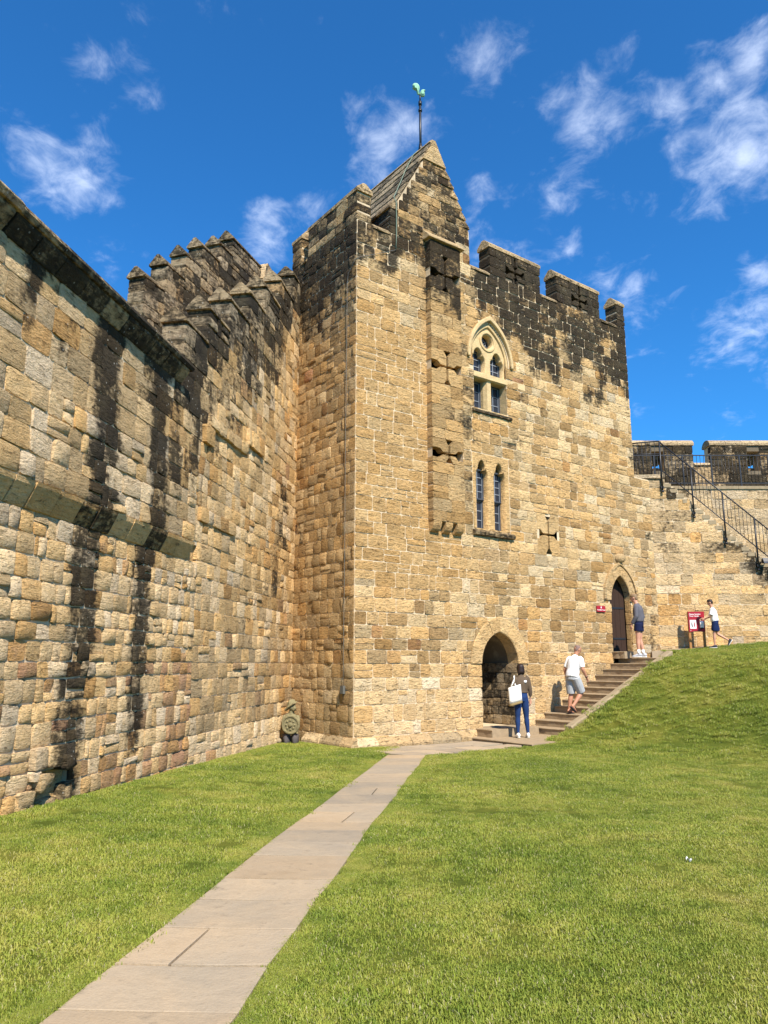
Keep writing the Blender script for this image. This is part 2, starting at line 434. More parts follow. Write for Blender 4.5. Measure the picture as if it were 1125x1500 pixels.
def path_mat():
    m, t = new_mat('flagstone')
    pos = t.n('ShaderNodeNewGeometry').outputs['Position']
    at = t.n('ShaderNodeVertexColor', layer_name='col'); sp = t.n('ShaderNodeSeparateColor', {0: at.outputs[0]})
    n1 = t.noise(pos, 1.6, 8, .62, .4); n2 = t.noise(pos, 7, 6, .6); n3 = t.noise(pos, 60, 3, .6)
    c = t.ramp(t.m('ADD', sp.outputs[1], t.m('MULTIPLY', t.m('SUBTRACT', n1, .5), .9)), [(0, (.21, .185, .15)), (.4, (.31, .252, .18)), (.7, (.38, .29, .19)), (1, (.33, .24, .145))])
    k = t.m('MULTIPLY', t.m('ADD', t.m('MULTIPLY', n2, .3), .84), t.m('ADD', t.m('MULTIPLY', sp.outputs[0], .22), .86))
    k = t.m('MULTIPLY', k, t.m('ADD', t.m('MULTIPLY', n3, .24), .88))
    c = t.n('ShaderNodeVectorMath', {0: c, 'Scale': k}, operation='SCALE').outputs[0]
    c = t.mix(t.mr(t.m('ADD', n2, t.m('MULTIPLY', t.m('SUBTRACT', n3, .5), .3)), .56, .78, 0, .55), c, (.13, .105, .075))
    bp = t.n('ShaderNodeBump', {'Strength': .7, 'Distance': .016, 'Height': t.m('ADD', n2, t.m('ADD', n1, t.m('MULTIPLY', n3, .3)))})
    pbsdf(t, **{'Base Color': c, 'Roughness': .85, 'Specular IOR Level': .25, 'Normal': bp.outputs[0]})
    return m
M_PATH = path_mat()
M_STEP = plain('step_stone', (.30, .225, .14), .9, 0, 9, .4, .4, .2, (1, 1, 1), .02)
M_KERB = plain('kerb_stone', (.27, .21, .13), .92, 0, 8, .45, .5, .2, (1, 1, 1), .02)
M_IRON = plain('black_iron', (.012, .013, .017), .45, .0, 20, .2, .1, .45)
M_WOOD = plain('dark_oak_door', (.035, .018, .011), .7, 0, 6, .5, .5, .25, (14, 14, .8), .01)
M_POST = plain('sign_post_timber', (.36, .175, .06), .75, 0, 6, .35, .3, .25, (12, 12, .8), .01)
M_RED = plain('sign_red', (.33, .012, .025), .4, 0, 10, .06, .02, .4)
M_WHITE = plain('white_print', (.8, .8, .8), .5, 0, 10, .04, 0, .3)
M_INK = plain('dark_print', (.03, .02, .02), .5, 0, 10, .04, 0, .3)
M_LEAD = plain('lead_came', (.24, .26, .29), .5, .0, 20, .15, .1, .4)
M_FRAME = plain('slate_grey_frame', (.05, .058, .075), .5, 0, 16, .2, .1, .4)
M_VERD = plain('verdigris_copper', (.22, .43, .29), .8, 0, 8, .5, .3, .3)
M_CABLE = plain('grey_cable', (.11, .11, .10), .6, 0, 10, .3, .1, .3)
M_CABLEG = plain('verdigris_strap', (.17, .22, .16), .7, 0, 10, .3, .1, .3)
M_STATUE = plain('mossy_statue_stone', (.215, .185, .10), .95, 0, 12, .6, .9, .15, (1, 1, 1), .03)
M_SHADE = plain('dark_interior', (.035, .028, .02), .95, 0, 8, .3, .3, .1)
def glass_mat():
    m, t = new_mat('leaded_glass')
    pos = t.n('ShaderNodeNewGeometry').outputs['Position']
    n = t.noise(pos, 5, 3)
    c = t.mix(n, (.008, .011, .018), (.03, .04, .06))
    bp = t.n('ShaderNodeBump', {'Strength': .12, 'Distance': .02, 'Height': n})
    pbsdf(t, **{'Base Color': c, 'Roughness': .2, 'Specular IOR Level': .4, 'Normal': bp.outputs[0]})
    return m
M_GLASS = glass_mat()
def lawn_mats():
    def patch(t):
        pos = t.n('ShaderNodeNewGeometry').outputs['Position']
        a = t.noise(pos, .55, 5, .6); b = t.noise(pos, 2.4, 5, .62); c = t.noise(pos, 13, 4, .6)
        return pos, t.m('ADD', t.m('MULTIPLY', a, .58), t.m('ADD', t.m('MULTIPLY', b, .42), t.m('MULTIPLY', c, .08))), c
    m, t = new_mat('lawn_soil'); pos, p, c = patch(t)
    col = t.ramp(p, [(.3, (.045, .065, .008)), (.5, (.085, .11, .014)), (.62, (.14, .15, .022)), (.75, (.20, .18, .04))])
    bp = t.n('ShaderNodeBump', {'Strength': .8, 'Distance': .04, 'Height': t.noise(pos, 45, 4, .7)})
    pbsdf(t, **{'Base Color': col, 'Roughness': .95, 'Specular IOR Level': .1, 'Normal': bp.outputs[0]})
    g, t = new_mat('grass_blade'); pos, p, c = patch(t)
    at = t.n('ShaderNodeVertexColor', layer_name='col'); sp = t.n('ShaderNodeSeparateColor', {0: at.outputs[0]})
    col = t.ramp(t.m('ADD', p, t.m('MULTIPLY', t.m('SUBTRACT', sp.outputs[0], .5), .16)), [(.30, (.06, .115, .012)), (.42, (.142, .212, .018)), (.53, (.262, .315, .036)), (.65, (.40, .385, .075)), (.78, (.48, .42, .13))])
    col = t.mix(sp.outputs[1], col, (.46, .42, .22))
    df = t.n('ShaderNodeBsdfPrincipled', {'Base Color': col, 'Roughness': .6, 'Specular IOR Level': .25})
    tr = t.n('ShaderNodeBsdfTranslucent', {0: col})
    mx = t.n('ShaderNodeMixShader', {0: .3, 1: df.outputs[0], 2: tr.outputs[0]})
    t.n('ShaderNodeOutputMaterial', {0: mx.outputs[0]})
    return m, g
M_LAWN, M_BLADE = lawn_mats()
# ---------------------------------------------------------------- plan of the place
CX, CY = -0.66, 17.0                       # near corner of the tower
DX, DY = 0.8028, 0.5962                    # along the tower's front
NX, NY = 0.5962, -0.8028                   # out from the tower's front
FT = Face((CX, CY), (DX, DY))              # tower front, u from the near corner
LS = 6.5                                   # length of the tower's left side
FL = Face((CX-NX*LS, CY-NY*LS), (NX, NY))  # tower left side, corner at u = LS
WU = (0.158, 0.9874)
JX, JY = -2.27, 19.17
FW = Face((JX-WU[0]*24, JY-WU[1]*24), WU)  # curtain wall, u = 24 at the junction with the tower
FR = Face((8.46, 23.77), (1, 0))           # flank wall of the right-hand stair
FB = Face((7.0, 24.85), (1, 0))            # wall under the walkway
FP = Face((6.0, 26.3), (1, 0))             # parapet
def tm(x, y): return (x-CX)*DX+(y-CY)*DY, (x-CX)*NX+(y-CY)*NY
def fxy(t, m): return CX+DX*t+NX*m, CY+DY*t+NY*m
KT = [-50, 2.8, 4.0, 4.7, 5.4, 6.4, 7.4, 8.4, 9.2, 9.8, 10.6, 12, 14, 18, 60]
KZ = [0, 0, .04, .12, .29, .70, 1.12, 1.55, 1.82, 1.90, 1.98, 2.12, 2.32, 2.6, 2.9]
def ground(x, y):
    b = -.018*max(0.0, y-7)
    if x < -1: b += .02*min(4, -x-1)*sstep(22, 12, y)
    t, m = tm(x, y)
    s = 0.0
    for o, w in ((-.8, .15), (-.4, .2), (0, .3), (.4, .2), (.8, .15)):
        k = 0.35 if m < 1.9 else min(1.0, .35+(m-1.9)*.25)
        s += w*float(np.interp(t+o*k, KT, KZ))
    f = sstep(-.5, .6, m+1.2) if t < 10 else 1
    return b*(1-sstep(3, 9, t)*.8)+s + .015*fbm(x*.5, y*.5)*sstep(0, 2, m)
def step_z(t):
    """top of the stone steps at t along the tower's front"""
    if t < 5.32: return -.12
    return min(1.76, -.12+.157*(1+int((t-5.32)/.356)))
def under_stone(x, y):
    t, m = tm(x, y)
    if m < 1.66 and 3.3 < t < 5.3 and m > -3: return -.45
    if m < 1.62 and 5.3 <= t < 9.7 and m > -3: return step_z(t)-.5
    if m < 1.35 and 9.7 <= t < 10.9 and m > -3: return 1.3
    return None
def PL(y): return -1.545+.137*(y-3.84)+.006*math.sin(y*1.3)
def PR(y): return PL(y)+.85-.007*(y-4)+.010*math.sin(y*1.9+1)+.008*math.sin(y*5.1)
def on_path(x, y, g=0.0):
    if y < 15.75 and PL(y)+g < x < PR(y)-g: return True
    t, m = tm(x, y)
    return y > 15 and .1 < m < 2.02-g-.07*(t-.3) and -.25+g < t < 3.4 and (x > PL(y)+g)
def lawn():
    gx = [-90, -60, -35, -20, -12, -8]+[round(-6+.22*i, 3) for i in range(100)]+[17, 20, 25, 35, 60, 90]
    gy = [-60, -30, -15, -8, -4]+[round(-1+.22*i, 3) for i in range(127)]+[28, 31, 36, 50, 80, 140]
    mb = MB(); vs = []
    for y in gy:
        for x in gx:
            z = ground(x, y); q = under_stone(x, y)
            if q is not None: z = q
            elif on_path(x, y, -.05): z -= .05
            vs.append((x, y, z))
    n = len(gx)
    mb.add(vs, [(j*n+i, j*n+i+1, (j+1)*n+i+1, (j+1)*n+i) for j in range(len(gy)-1) for i in range(n-1)], smooth=True)
    o = mb.build('lawn', M_LAWN, None, (0, 0, 0), fix=False); tag(o, kind='structure'); return o
lawn()

# ---------------------------------------------------------------- flagstone path
def slab(mb, quad, zf, th, rng, col):
    """a worn flag: quad corners a b c d anticlockwise, 4x4 top with softened edge"""
    a, b, c, d = [Vector((p[0], p[1])) for p in quad]; n = 4; vs = []
    S = [0, .014, .5, .986, 1]
    for j in S:
        for i in S:
            p = a*(1-i)*(1-j)+b*i*(1-j)+c*i*j+d*(1-i)*j
            e = (i in (0, 1)) or (j in (0, 1))
            vs.append((p.x, p.y, zf(p.x, p.y)-(.0012 if e else 0)+rng.uniform(-.0012, .0012)))
    fs = [(j*5+i, j*5+i+1, (j+1)*5+i+1, (j+1)*5+i) for j in range(4) for i in range(4)]
    rim = [0, 1, 2, 3, 4, 9, 14, 19, 24, 23, 22, 21, 20, 15, 10, 5]
    k = len(vs)
    for i in rim: vs.append((vs[i][0], vs[i][1], vs[i][2]-th))
    for q in range(16): fs.append((rim[q], k+q, k+(q+1) % 16, rim[(q+1) % 16]))
    mb.add(vs, fs, col)
path = empty('path', (0, 8, 0), kind='structure')
def path_slabs():
    rng = random.Random(3)
    Y = [-2.2, -.9, .3, 1.35, 2.35, 3.1, 3.95, 4.5, 5.1, 5.68, 6.2, 6.92, 7.44, 7.99, 8.45, 9.15, 9.7, 10.35, 10.95, 11.55, 12.1, 12.65, 13.2, 13.79, 14.3, 14.9, 15.5]
    zf = lambda x, y: ground(x, y)+.006
    for y0, y1 in zip(Y[:-1], Y[1:]):
        g = .009
        def q(f0, f1, tilt=rng.uniform(-.03, .03)):
            xs = lambda y, f: PL(y)+(PR(y)-PL(y))*f
            return [(xs(y0, f0)+g, y0+g+tilt*f0), (xs(y0, f1)-g, y0+g+tilt*f1), (xs(y1, f1)-g, y1-g), (xs(y1, f0)+g, y1-g)]
        col = lambda: (rng.random(), min(1, max(0, rng.gauss(.52, .17))), 0, 0)
        fs = [(0, 1)]
        if y0 == 4.5: fs = [(0, .36), (.36, 1)]
        elif rng.random() < .12: fs = [(0, .6), (.6, 1)]
        for a, b in fs:
            mb = MB(); slab(mb, q(a, b), zf, .06, rng, col()); mb.build('paving_slab', M_PATH, path)
    # the leg that turns along the tower's foot to the steps
    tt = [-.1, .55, 1.15, 1.8, 2.5, 3.28]
    for i in range(5):
        for m0, m1 in (((.2, 1.1), (1.1, 2.0)) if i % 2 else ((.2, 1.35), (1.35, 2.0))):
            a, b = tt[i], tt[i+1]; g = .008
            k = lambda t: 1-.035*(t-.3)
            quad = [fxy(a+g, m1*k(a)-g), fxy(b-g, m1*k(b)-g), fxy(b-g, m0+g), fxy(a+g, m0+g)]
            if i == 0: quad[0] = fxy(a+.1, m1-.02); 
            mb = MB(); slab(mb, quad, lambda x, y: ground(x, y)+.004, .06, rng, (rng.random(), rng.uniform(.3, .6), 0, 0)); mb.build('paving_slab', M_PATH, path)
path_slabs()
def wall_strip():
    rng = random.Random(9); x = 8.05
    while x < 11.2:
        w = rng.uniform(.5, .8); mb = MB()
        slab(mb, [(x+.006, 23.36), (x+w-.006, 23.36), (x+w-.006, 23.78), (x+.006, 23.78)], lambda a, b: ground(a, b)+.012, .3, rng, (rng.random(), rng.uniform(.4, .7), 0, 0)); mb.build('paving_slab', M_PATH, path); x += w
wall_strip()

# ---------------------------------------------------------------- grass blades
def grass():
    rng = random.Random(11); npr = np.random.default_rng(5)
    tufts = []
    for k in range(5):
        mb = MB()
        for i in range(210):
            x, y = rng.uniform(-.13, .13), rng.uniform(-.13, .13); a = rng.uniform(0, 6.283)
            h = rng.uniform(.008, .021)*(1.3 if rng.random() < .06 else 1); w = rng.uniform(.0018, .0036); l = rng.uniform(.3, 1.5)*h
            cx, sx = math.cos(a), math.sin(a)
            c = (rng.random(), 1.0 if rng.random() < .055 else rng.random()*.12, 0, 0)
            mb.add([(x-sx*w, y+cx*w, -.012), (x+sx*w, y-cx*w, -.012), (x+cx*l*.35+sx*w*.7, y+sx*l*.35-cx*w*.7, h*.6), (x+cx*l*.35-sx*w*.7, y+sx*l*.35+cx*w*.7, h*.6), (x+cx*l, y+sx*l, h)],
                   [(0, 1, 2, 3), (3, 2, 4)], c)
        m = mb.mesh('grass_tuft'); m.materials.append(M_BLADE)
        tufts.append(bpy.data.objects.new('grass_tuft', m))
    pts = []; rot = []; scl = []
    def put(x, y, s):
        if on_path(x, y, -.12): return
        t, m = tm(x, y)
        if m < .2 and t > -.3 and t < 11.5: return
        if under_stone(x, y) is not None: return
        if t > 9.6 and y > 23.42: return
        wx = (x-JX)*FW.N[0]+(y-JY)*FW.N[1]
        if wx < .03: return
        if (x-CX)*-DX+(y-CY)*-DY > 0 and wx > 0 and False: return
        e = .15; z = ground(x, y)
        gx = (ground(x+e, y)-z)/e; gy = (ground(x, y+e)-z)/e
        pts.append((x, y, z)); rot.append((math.atan(gy), -math.atan(gx), rng.uniform(0, 6.283))); scl.append(s*rng.uniform(.85, 1.2)*(1+.45*fbm(x*.7, y*.7)))
    y = 1.6
    cols = []
    for y0, y1, d in ((1.8, 6, 95), (6, 10, 60), (10, 15, 40), (15, 26, 28)):
        x0 = max(-6.0, -.62*y1-1); x1 = .62*y1+1.5
        n = int((x1-x0)*(y1-y0)*d)
        for _ in range(n):
            xx, yy = rng.uniform(x0, x1), rng.uniform(y0, y1)
            put(xx, yy, 1.0 if y1 <= 10 else 1.1 if y1 <= 15 else 1.25)
    # a fringe of longer grass hanging over the path edges and along wall feet
    for i in range(5200):
        yy = 2.4+13.2*rng.random()**1.5; s = rng.choice((0, 1)); xx = (PL(yy)-rng.uniform(.035, .17)) if s == 0 else (PR(yy)+rng.uniform(.035, .17))
        t, m = tm(xx, yy)
        if not (m > .1 and t < 3.4 and m < 1.9 and yy > 15.2):
            z = ground(xx, yy); pts.append((xx, yy, z)); rot.append((0, 0, rng.uniform(0, 6.28))); scl.append(.42*rng.uniform(.75, 1.35))
    for i in range(700):
        u = rng.uniform(9, 23.6); x_, y_, _z = FW.pt(u, 0, rng.uniform(.03, .16)); z = ground(x_, y_)
        pts.append((x_, y_, z)); rot.append((0, 0, rng.uniform(0, 6.28))); scl.append(rng.uniform(.9, 1.7))
    for i in range(420):                    # untrimmed grass along the foot of the tower
        if i % 3: x_, y_, _z = FL.pt(LS-rng.uniform(-.15, 1.75), 0, rng.uniform(.17, .34))
        else: x_, y_, _z = FT.pt(rng.uniform(-.15, .45), 0, rng.uniform(.17, .4))
        if on_path(x_, y_, -.06): continue
        z = ground(x_, y_); pts.append((x_, y_, z)); rot.append((0, 0, rng.uniform(0, 6.28))); scl.append(rng.uniform(.8, 1.8))
    for i in range(260):                    # grass lapping over the kerb of the steps
        t = rng.uniform(4.3, 9.9); x_, y_ = fxy(t, rng.uniform(1.70, 1.85)); z = ground(x_, y_)
        pts.append((x_, y_, z)); rot.append((0, 0, rng.uniform(0, 6.28))); scl.append(rng.uniform(.9, 1.6))
    m = bpy.data.meshes.new('grass'); m.from_pydata(pts, [], [])
    a = m.attributes.new('rot', 'FLOAT_VECTOR', 'POINT'); a.data.foreach_set('vector', np.array(rot, dtype=np.float32).ravel())
    a = m.attributes.new('scl', 'FLOAT', 'POINT'); a.data.foreach_set('value', np.array(scl, dtype=np.float32))
    a = m.attributes.new('pick', 'INT', 'POINT'); a.data.foreach_set('value', npr.integers(0, 5, len(pts)).astype(np.int32))
    m.materials.append(M_BLADE)
    o = bpy.data.objects.new('grass', m); fin(o, None, (0, 0, 0)); o['kind'] = 'stuff'
    g = bpy.data.node_groups.new('grass_scatter', 'GeometryNodeTree')
    g.interface.new_socket('Geometry', in_out='INPUT', socket_type='NodeSocketGeometry')
    g.interface.new_socket('Geometry', in_out='OUTPUT', socket_type='NodeSocketGeometry')
    N = g.nodes.new; L = g.links.new
    gi, go = N('NodeGroupInput'), N('NodeGroupOutput')
    iop = N('GeometryNodeInstanceOnPoints'); iop.inputs['Pick Instance'].default_value = True
    jn = N('GeometryNodeJoinGeometry')
    for t in reversed(tufts):
        oi = N('GeometryNodeObjectInfo'); oi.inputs['Object'].default_value = t
        g2 = N('GeometryNodeGeometryToInstance'); L(oi.outputs['Geometry'], g2.inputs[0]); L(g2.outputs[0], jn.inputs[0])
    def na(nm, ty):
        q = N('GeometryNodeInputNamedAttribute'); q.data_type = ty; q.inputs['Name'].default_value = nm; return q.outputs[0]
    e2r = N('FunctionNodeEulerToRotation'); L(na('rot', 'FLOAT_VECTOR'), e2r.inputs[0])
    L(gi.outputs[0], iop.inputs['Points']); L(jn.outputs[0], iop.inputs['Instance']); L(na('pick', 'INT'), iop.inputs['Instance Index'])
    L(e2r.outputs[0], iop.inputs['Rotation']); L(na('scl', 'FLOAT'), iop.inputs['Scale'])
    L(iop.outputs[0], go.inputs[0])
    md = o.modifiers.new('scatter', 'NODES'); md.node_group = g
grass()

# ---------------------------------------------------------------- stone steps beside the tower
def stone_steps():
    th = empty('stone_steps', fxy(5.3, .8)+(-.12,), 'worn stone steps with a sloping kerb climbing beside the tower to the upper door', 'steps')
    rng = random.Random(21)
    def block(name, t0, t1, m0, m1, z0, z1, mat=M_STEP, taper=0):
        mb = MB(); n = 7; vs = []; fs = []
        nose = .02
        for k in range(n+1):
            m = m0+(m1-m0)*k/n; w = rng.uniform(-.008, .008); dz = rng.uniform(-.006, .004)
            for (t, z) in ((t0+w, z0), (t0+w-.002, z1-.035), (t0-nose+w*1.5, z1-.022), (t0-nose+w*1.5+.006, z1-.004+dz), (t0+.06, z1+dz*.5), (t1, z1), (t1, z0)):
                vs.append(fxy(t, m)+(z,))
        for k in range(n):
            for i in range(6): fs.append((k*7+i, k*7+i+1, (k+1)*7+i+1, (k+1)*7+i))
        fs.append(tuple(range(7))); fs.append(tuple(n*7+i for i in range(6, -1, -1)))
        mb.add(vs, fs); return mb.build(name, mat, th)
    # the wide first flag at the lower door, then twelve risers
    block('landing_flag', 3.32, 5.4, .05, 2.05, -.6, -.12)
    for i in range(1, 12):
        t = 5.32+.356*(i-1)
        block('step', t, t+.40, .03, 1.5+(.05 if i < 3 else 0), -.5+.157*(i-3), -.12+.157*i)
    block('step', 5.32+.356*11, 11.0, .03, 1.42, 1.0, 1.764)
    block('threshold', 9.0, 10.05, .02, .42, 1.74, 1.94)
    block('threshold', 3.6, 5.2, -.3, .55, -.2, .065)
    # the kerb: long stones laid on the slope
    ks = [5.05, 6.15, 7.3, 8.35, 9.38]
    kz = lambda t: .16+(t-5.1)*.418
    for a, b in zip(ks[:-1], ks[1:]):
        mb = MB(); vs = []; fs = []; n = 4
        for k in range(n+1):
            t = a+.006+(b-a-.012)*k/n; z = kz(t)+rng.uniform(-.008, .008); w = rng.uniform(-.01, .01)
            for m, dz in ((1.5, -.7), (1.5, -.015), (1.525, .005), (1.68+w, .0), (1.71+w, -.03), (1.71+w, -.7)): vs.append(fxy(t, m)+(z+dz,))
        for k in range(n):
            for i in range(5): fs.append((k*6+i, k*6+i+1, (k+1)*6+i+1, (k+1)*6+i))
        fs.append(tuple(range(6))); fs.append(tuple(n*6+i for i in range(5, -1, -1)))
        mb.add(vs, fs); mb.build('kerb_stone', M_KERB, th)
stone_steps()
# ---------------------------------------------------------------- the tower
TOWER = empty('castle_tower', (CX+3.5, CY+5, 0), 'tall square sandstone tower with blackened battlements and steep gable', 'tower')
rngT = random.Random(101)
def forced_courses(br, h, rng):
    z = [br[0]]
    for a, b in zip(br[:-1], br[1:]):
        n = max(1, int(round((b-a)/h)))
        z += [a+(b-a)*(k+(rng.uniform(-.14, .14) if k < n else 0))/n for k in range(1, n+1)]
    return z
CRS = forced_courses([-.45, .05, 1.6, 4.51, 4.80, 5.67, 7.02, 8.25, 9.29, 12.3], .295, rngT)
def soot_front(u, v):
    top = sstep(9.9, 12.4, v+1.3*fbm(u*.8, v*.6)+1.3*fbm(u*1.6+3, v*.2)+(.95 if u > 4 else -.2))
    s = .80*top
    s -= .22*sstep(.9, .2, abs(u-1.2))*sstep(12.2, 10, v)                        # cleaner stretch by the near corner
    s += .55*sstep(.8, .1, abs(u-3.5))*sstep(4.2, 6, v)*sstep(12, 9, v)*(.55+.5*fbm(u*2, v*.9+3))   # damp beside the bay
    s += .30*sstep(1.0, .2, abs(u-5.9))*sstep(5.5, 7.5, v)*(.5+.7*fbm(u*1.2, v*1.1))
    s += .20*fbm(u*.8+9, v*.9)+.07+.30*sstep(3, 8, v)*fbm(u*1.7, v*1.5+4)*sstep(2.8, 3.6, u)
    s += .34*sstep(.45, .05, abs(u-11.0))*sstep(0, 3, v)                         # streak where the wall turns
    s += .30*sstep(.35, .0, u-10.25)*0+.35*sstep(10.2, 10.55, u)*sstep(5, 9, v)*sstep(10.62, 10.5, u)
    s -= .25*sstep(.9, .2, v)
    return s
def col_front(u, v, rng):
    g = .50+.12*fbm(u*.4, v*.4)+rng.gauss(0, .15); r = rng.random()
    a = max(0, rng.gauss(.03, .08))
    if u > 5.3 and 3.5 < v < 10 and rng.random() < .35: g = rng.uniform(.12, .4); r = rng.uniform(.6, 1)     # newer pale stones
    if 6.2 < u < 9.5 and 5.6 < v < 7.2 and rng.random() < .5: g = rng.uniform(.5, .7); r = .95
    if u < 3.3 and 3.4 < v < 9.8: g = rng.gauss(.58, .07); a = 0; r = rng.uniform(.35, .75)
    if v < 1.2: g = rng.gauss(.3, .12); r = rng.uniform(.5, 1)
    if u > 9.3 and v < 7: a = max(a, rng.uniform(0, .3))
    return (r, min(1, max(0, g)), 0, min(1, a))
def prot_front(u, v):
    return .012*max(0, fbm(u*.6, v*.6)) + (-.008 if (u < 3.3 and 3.2 < v < 9.5) else .004)
BAY = (2.15, 3.2, 5.0, 12.45)
D1 = dict(uc=4.47, a=.64, vs=1.6, h=.78); D2 = dict(uc=9.52, a=.455, vs=3.42, h=.74)
def h_bay(v): return (BAY[0]+.02, BAY[1]-.02) if BAY[2]-.0 < v < BAY[3] else None
def h_d1s(v): return arch_span(4.47, .64+.13, 1.6, .78+.13, 1.6, v) or ((4.47-.64, 4.47+.64) if -.5 < v <= 1.6 else None)
def h_d1c(v): return arch_span(4.47, .70, 1.6, .84, -.5, v)
def h_d2s(v): return arch_span(9.52, .455+.10, 3.42, .74+.10, 3.3, v) or ((9.52-.455, 9.52+.455) if 1.5 < v <= 3.3 else None)
def h_d2c(v): return arch_span(9.52, .50, 3.42, .80, 1.6, v)
def h_w1s(v): return arch_span(4.40, .75, 9.62, 1.18, 9.55, v) or ((3.79, 5.01) if 8.25 < v <= 9.55 else None)
def h_w1c(v): return arch_span(4.40, .72, 9.62, 1.15, 9.62, v) or ((3.79, 5.01) if 8.25 < v <= 9.62 else None)
def h_w2(v): return (3.66, 5.0) if 4.805 < v < 7.015 else None
def h_w2c(v): return (3.75, 4.92) if 4.97 < v < 6.85 else None
def h_x(v): return (6.03, 6.93) if 4.515 < v < 5.665 else None
def h_xc(v): return (6.12, 6.84) if 4.55 < v < 5.6 else None
def sp_front(v): return [(0, 11.36)] if v < 7.38 else [(0, 10.6)]
def gable_half(v): return max(0, 1.235*(15.55-v)/2.28) if v > 13.28 else 1.235

pile = Pile()
lay(FT, CRS, sp_front, [h_bay, h_d1s, h_d2s, h_w1s, h_w2, h_x, lambda v: (-1, -.034+.034) if v < 0 else None], (.30, .62), rngT, pile, col_front, soot_front, (.007, .024), .006, .06, .017, .007, .10, .16, protfn=prot_front)
# left side of the tower
def soot_left(u, v):
    s = .70*sstep(8.5, 11.4, v+.9*fbm(u*.6+4, v*.5))+.15*fbm(u*.9, v*.8+7)+.14
    s += .25*sstep(1.0, .1, abs(u-LS+2.45))*sstep(11, 3, v)*.6
    return s-.2*sstep(1, .2, v)
def col_left(u, v, rng):
    a = max(0, rng.gauss(.04, .08)); g = .55+rng.gauss(0, .13)
    if v < 1.6: g = rng.gauss(.45, .15); a += .06
    return (rng.random()*.9, min(1, max(0, g)), 0, min(1, a))
lay(FL, CRS, lambda v: [(LS-4.2, LS-.0)], [], (.24, .46), rngT, pile, col_left, soot_left, (.010, .030), .008, .06, .016, .008, .12, .22)
pile.finish(TOWER, M_TOWER, 'stone', 290, 'stonework')

mb = MB()
core(FT, mb, -.6, 12.3, sp_front, [lambda v: h_bay(v), h_d1c, h_d2c, h_w1c, h_w2c, h_xc], .05, 0, soot=lambda u, v: .35*soot_front(u, v))
core(FL, mb, -.6, 12.3, lambda v: [(0, LS)], [], .5, 0, soot=lambda u, v: .5*soot_left(u, v))
mb.build('mortar_bed', M_MORTAR, TOWER, fix=False)
mb = MB()                                    # right and back sides, deck
FTr = Face(FT.pt(10.6, 0, 0)[:2], (-NX, -NY)); FTb = Face(FT.pt(10.6, 0, -LS)[:2], (-DX, -DY))
core(FTr, mb, -.6, 12.3, lambda v: [(0, LS)], [], .6); core(FTb, mb, -.6, 12.3, lambda v: [(0, 10.6)], [], .6)
mb.add([FT.pt(0, 12.0, 0), FT.pt(10.6, 12.0, 0), FT.pt(10.6, 12.0, -LS), FT.pt(0, 12.0, -LS)], [(0, 1, 2, 3)])
mb.build('rear_walling', M_TOWER, TOWER, fix=False)
# parapet backs so that the crenels have thickness
mb = MB()
FT.box(mb, .42, 1.25, 11.9, 12.22, -.42, -.01, (.4, .5, .6, .2)); FT.box(mb, 3.75, 10.59, 11.9, 12.22, -.42, -.01, (.4, .5, .6, .2))
FL.box(mb, 0, LS-.01, 11.9, 12.22, -.42, -.01, (.4, .5, .6, .2))
mb.build('parapet', M_TOWER, TOWER)

# ---- battlements
def cap_prism(face, mb, u0, u1, v, p0, p1, h, side=.09, over=.03, col=(.4, .4, .45, .35)):
    a, b, mid = p0-over, p1+over, (p0+p1)/2
    pr = [face.pt(u0, v, a), face.pt(u0, v, b), face.pt(u0, v+side, b), face.pt(u0, v+h, mid+.05), face.pt(u0, v+h, mid-.05), face.pt(u0, v+side, a)]
    mb.prism(pr, face.pt(u0, v, a), face.pt(u1, v, a), col)
def cross_quads(uc, vc, au, avu, avd, slot, flare, u0, u1, v0, v1):
    """four blocks around a cross-shaped arrow loop with fishtail ends"""
    s = slot/2; fl = flare
    def q(su, sv, av):
        L = [(uc+su*s, vc+sv*s), (uc+su*(au-fl*1.1), vc+sv*s), (uc+su*au, vc+sv*(s+fl)), ]
        eu, ev = (u1 if su > 0 else u0), (v1 if sv > 0 else v0)
        L += [(eu, vc+sv*(s+fl)), (eu, ev), (uc+su*(s+fl*.8), ev)] if True else []
        L += [(uc+su*(s+fl*.8), vc+sv*av), (uc+su*s, vc+sv*(av-fl*1.2))]
        return L if su*sv > 0 else L[::-1]
    return [q(1, 1, avu), q(-1, 1, avu), q(-1, -1, avd), q(1, -1, avd)]
def extrude_poly(face, mb, poly, p0, p1, col):
    n = len(poly)
    vs = [face.pt(x, y, p1) for x, y in poly]+[face.pt(x, y, p0) for x, y in poly]
    mb.add(vs, [tuple(range(n)), tuple(range(2*n-1, n-1, -1))]+[(i, n+i, n+(i+1) % n, (i+1) % n) for i in range(n)], col)
def soot_top(u, v): return 1.0+.24*fbm(u*1.3, v*1.2)
def col_top(u, v, rng): return (rng.random()*.8, min(1, max(0, rng.gauss(.45, .15))), 0, rng.uniform(.05, .35))
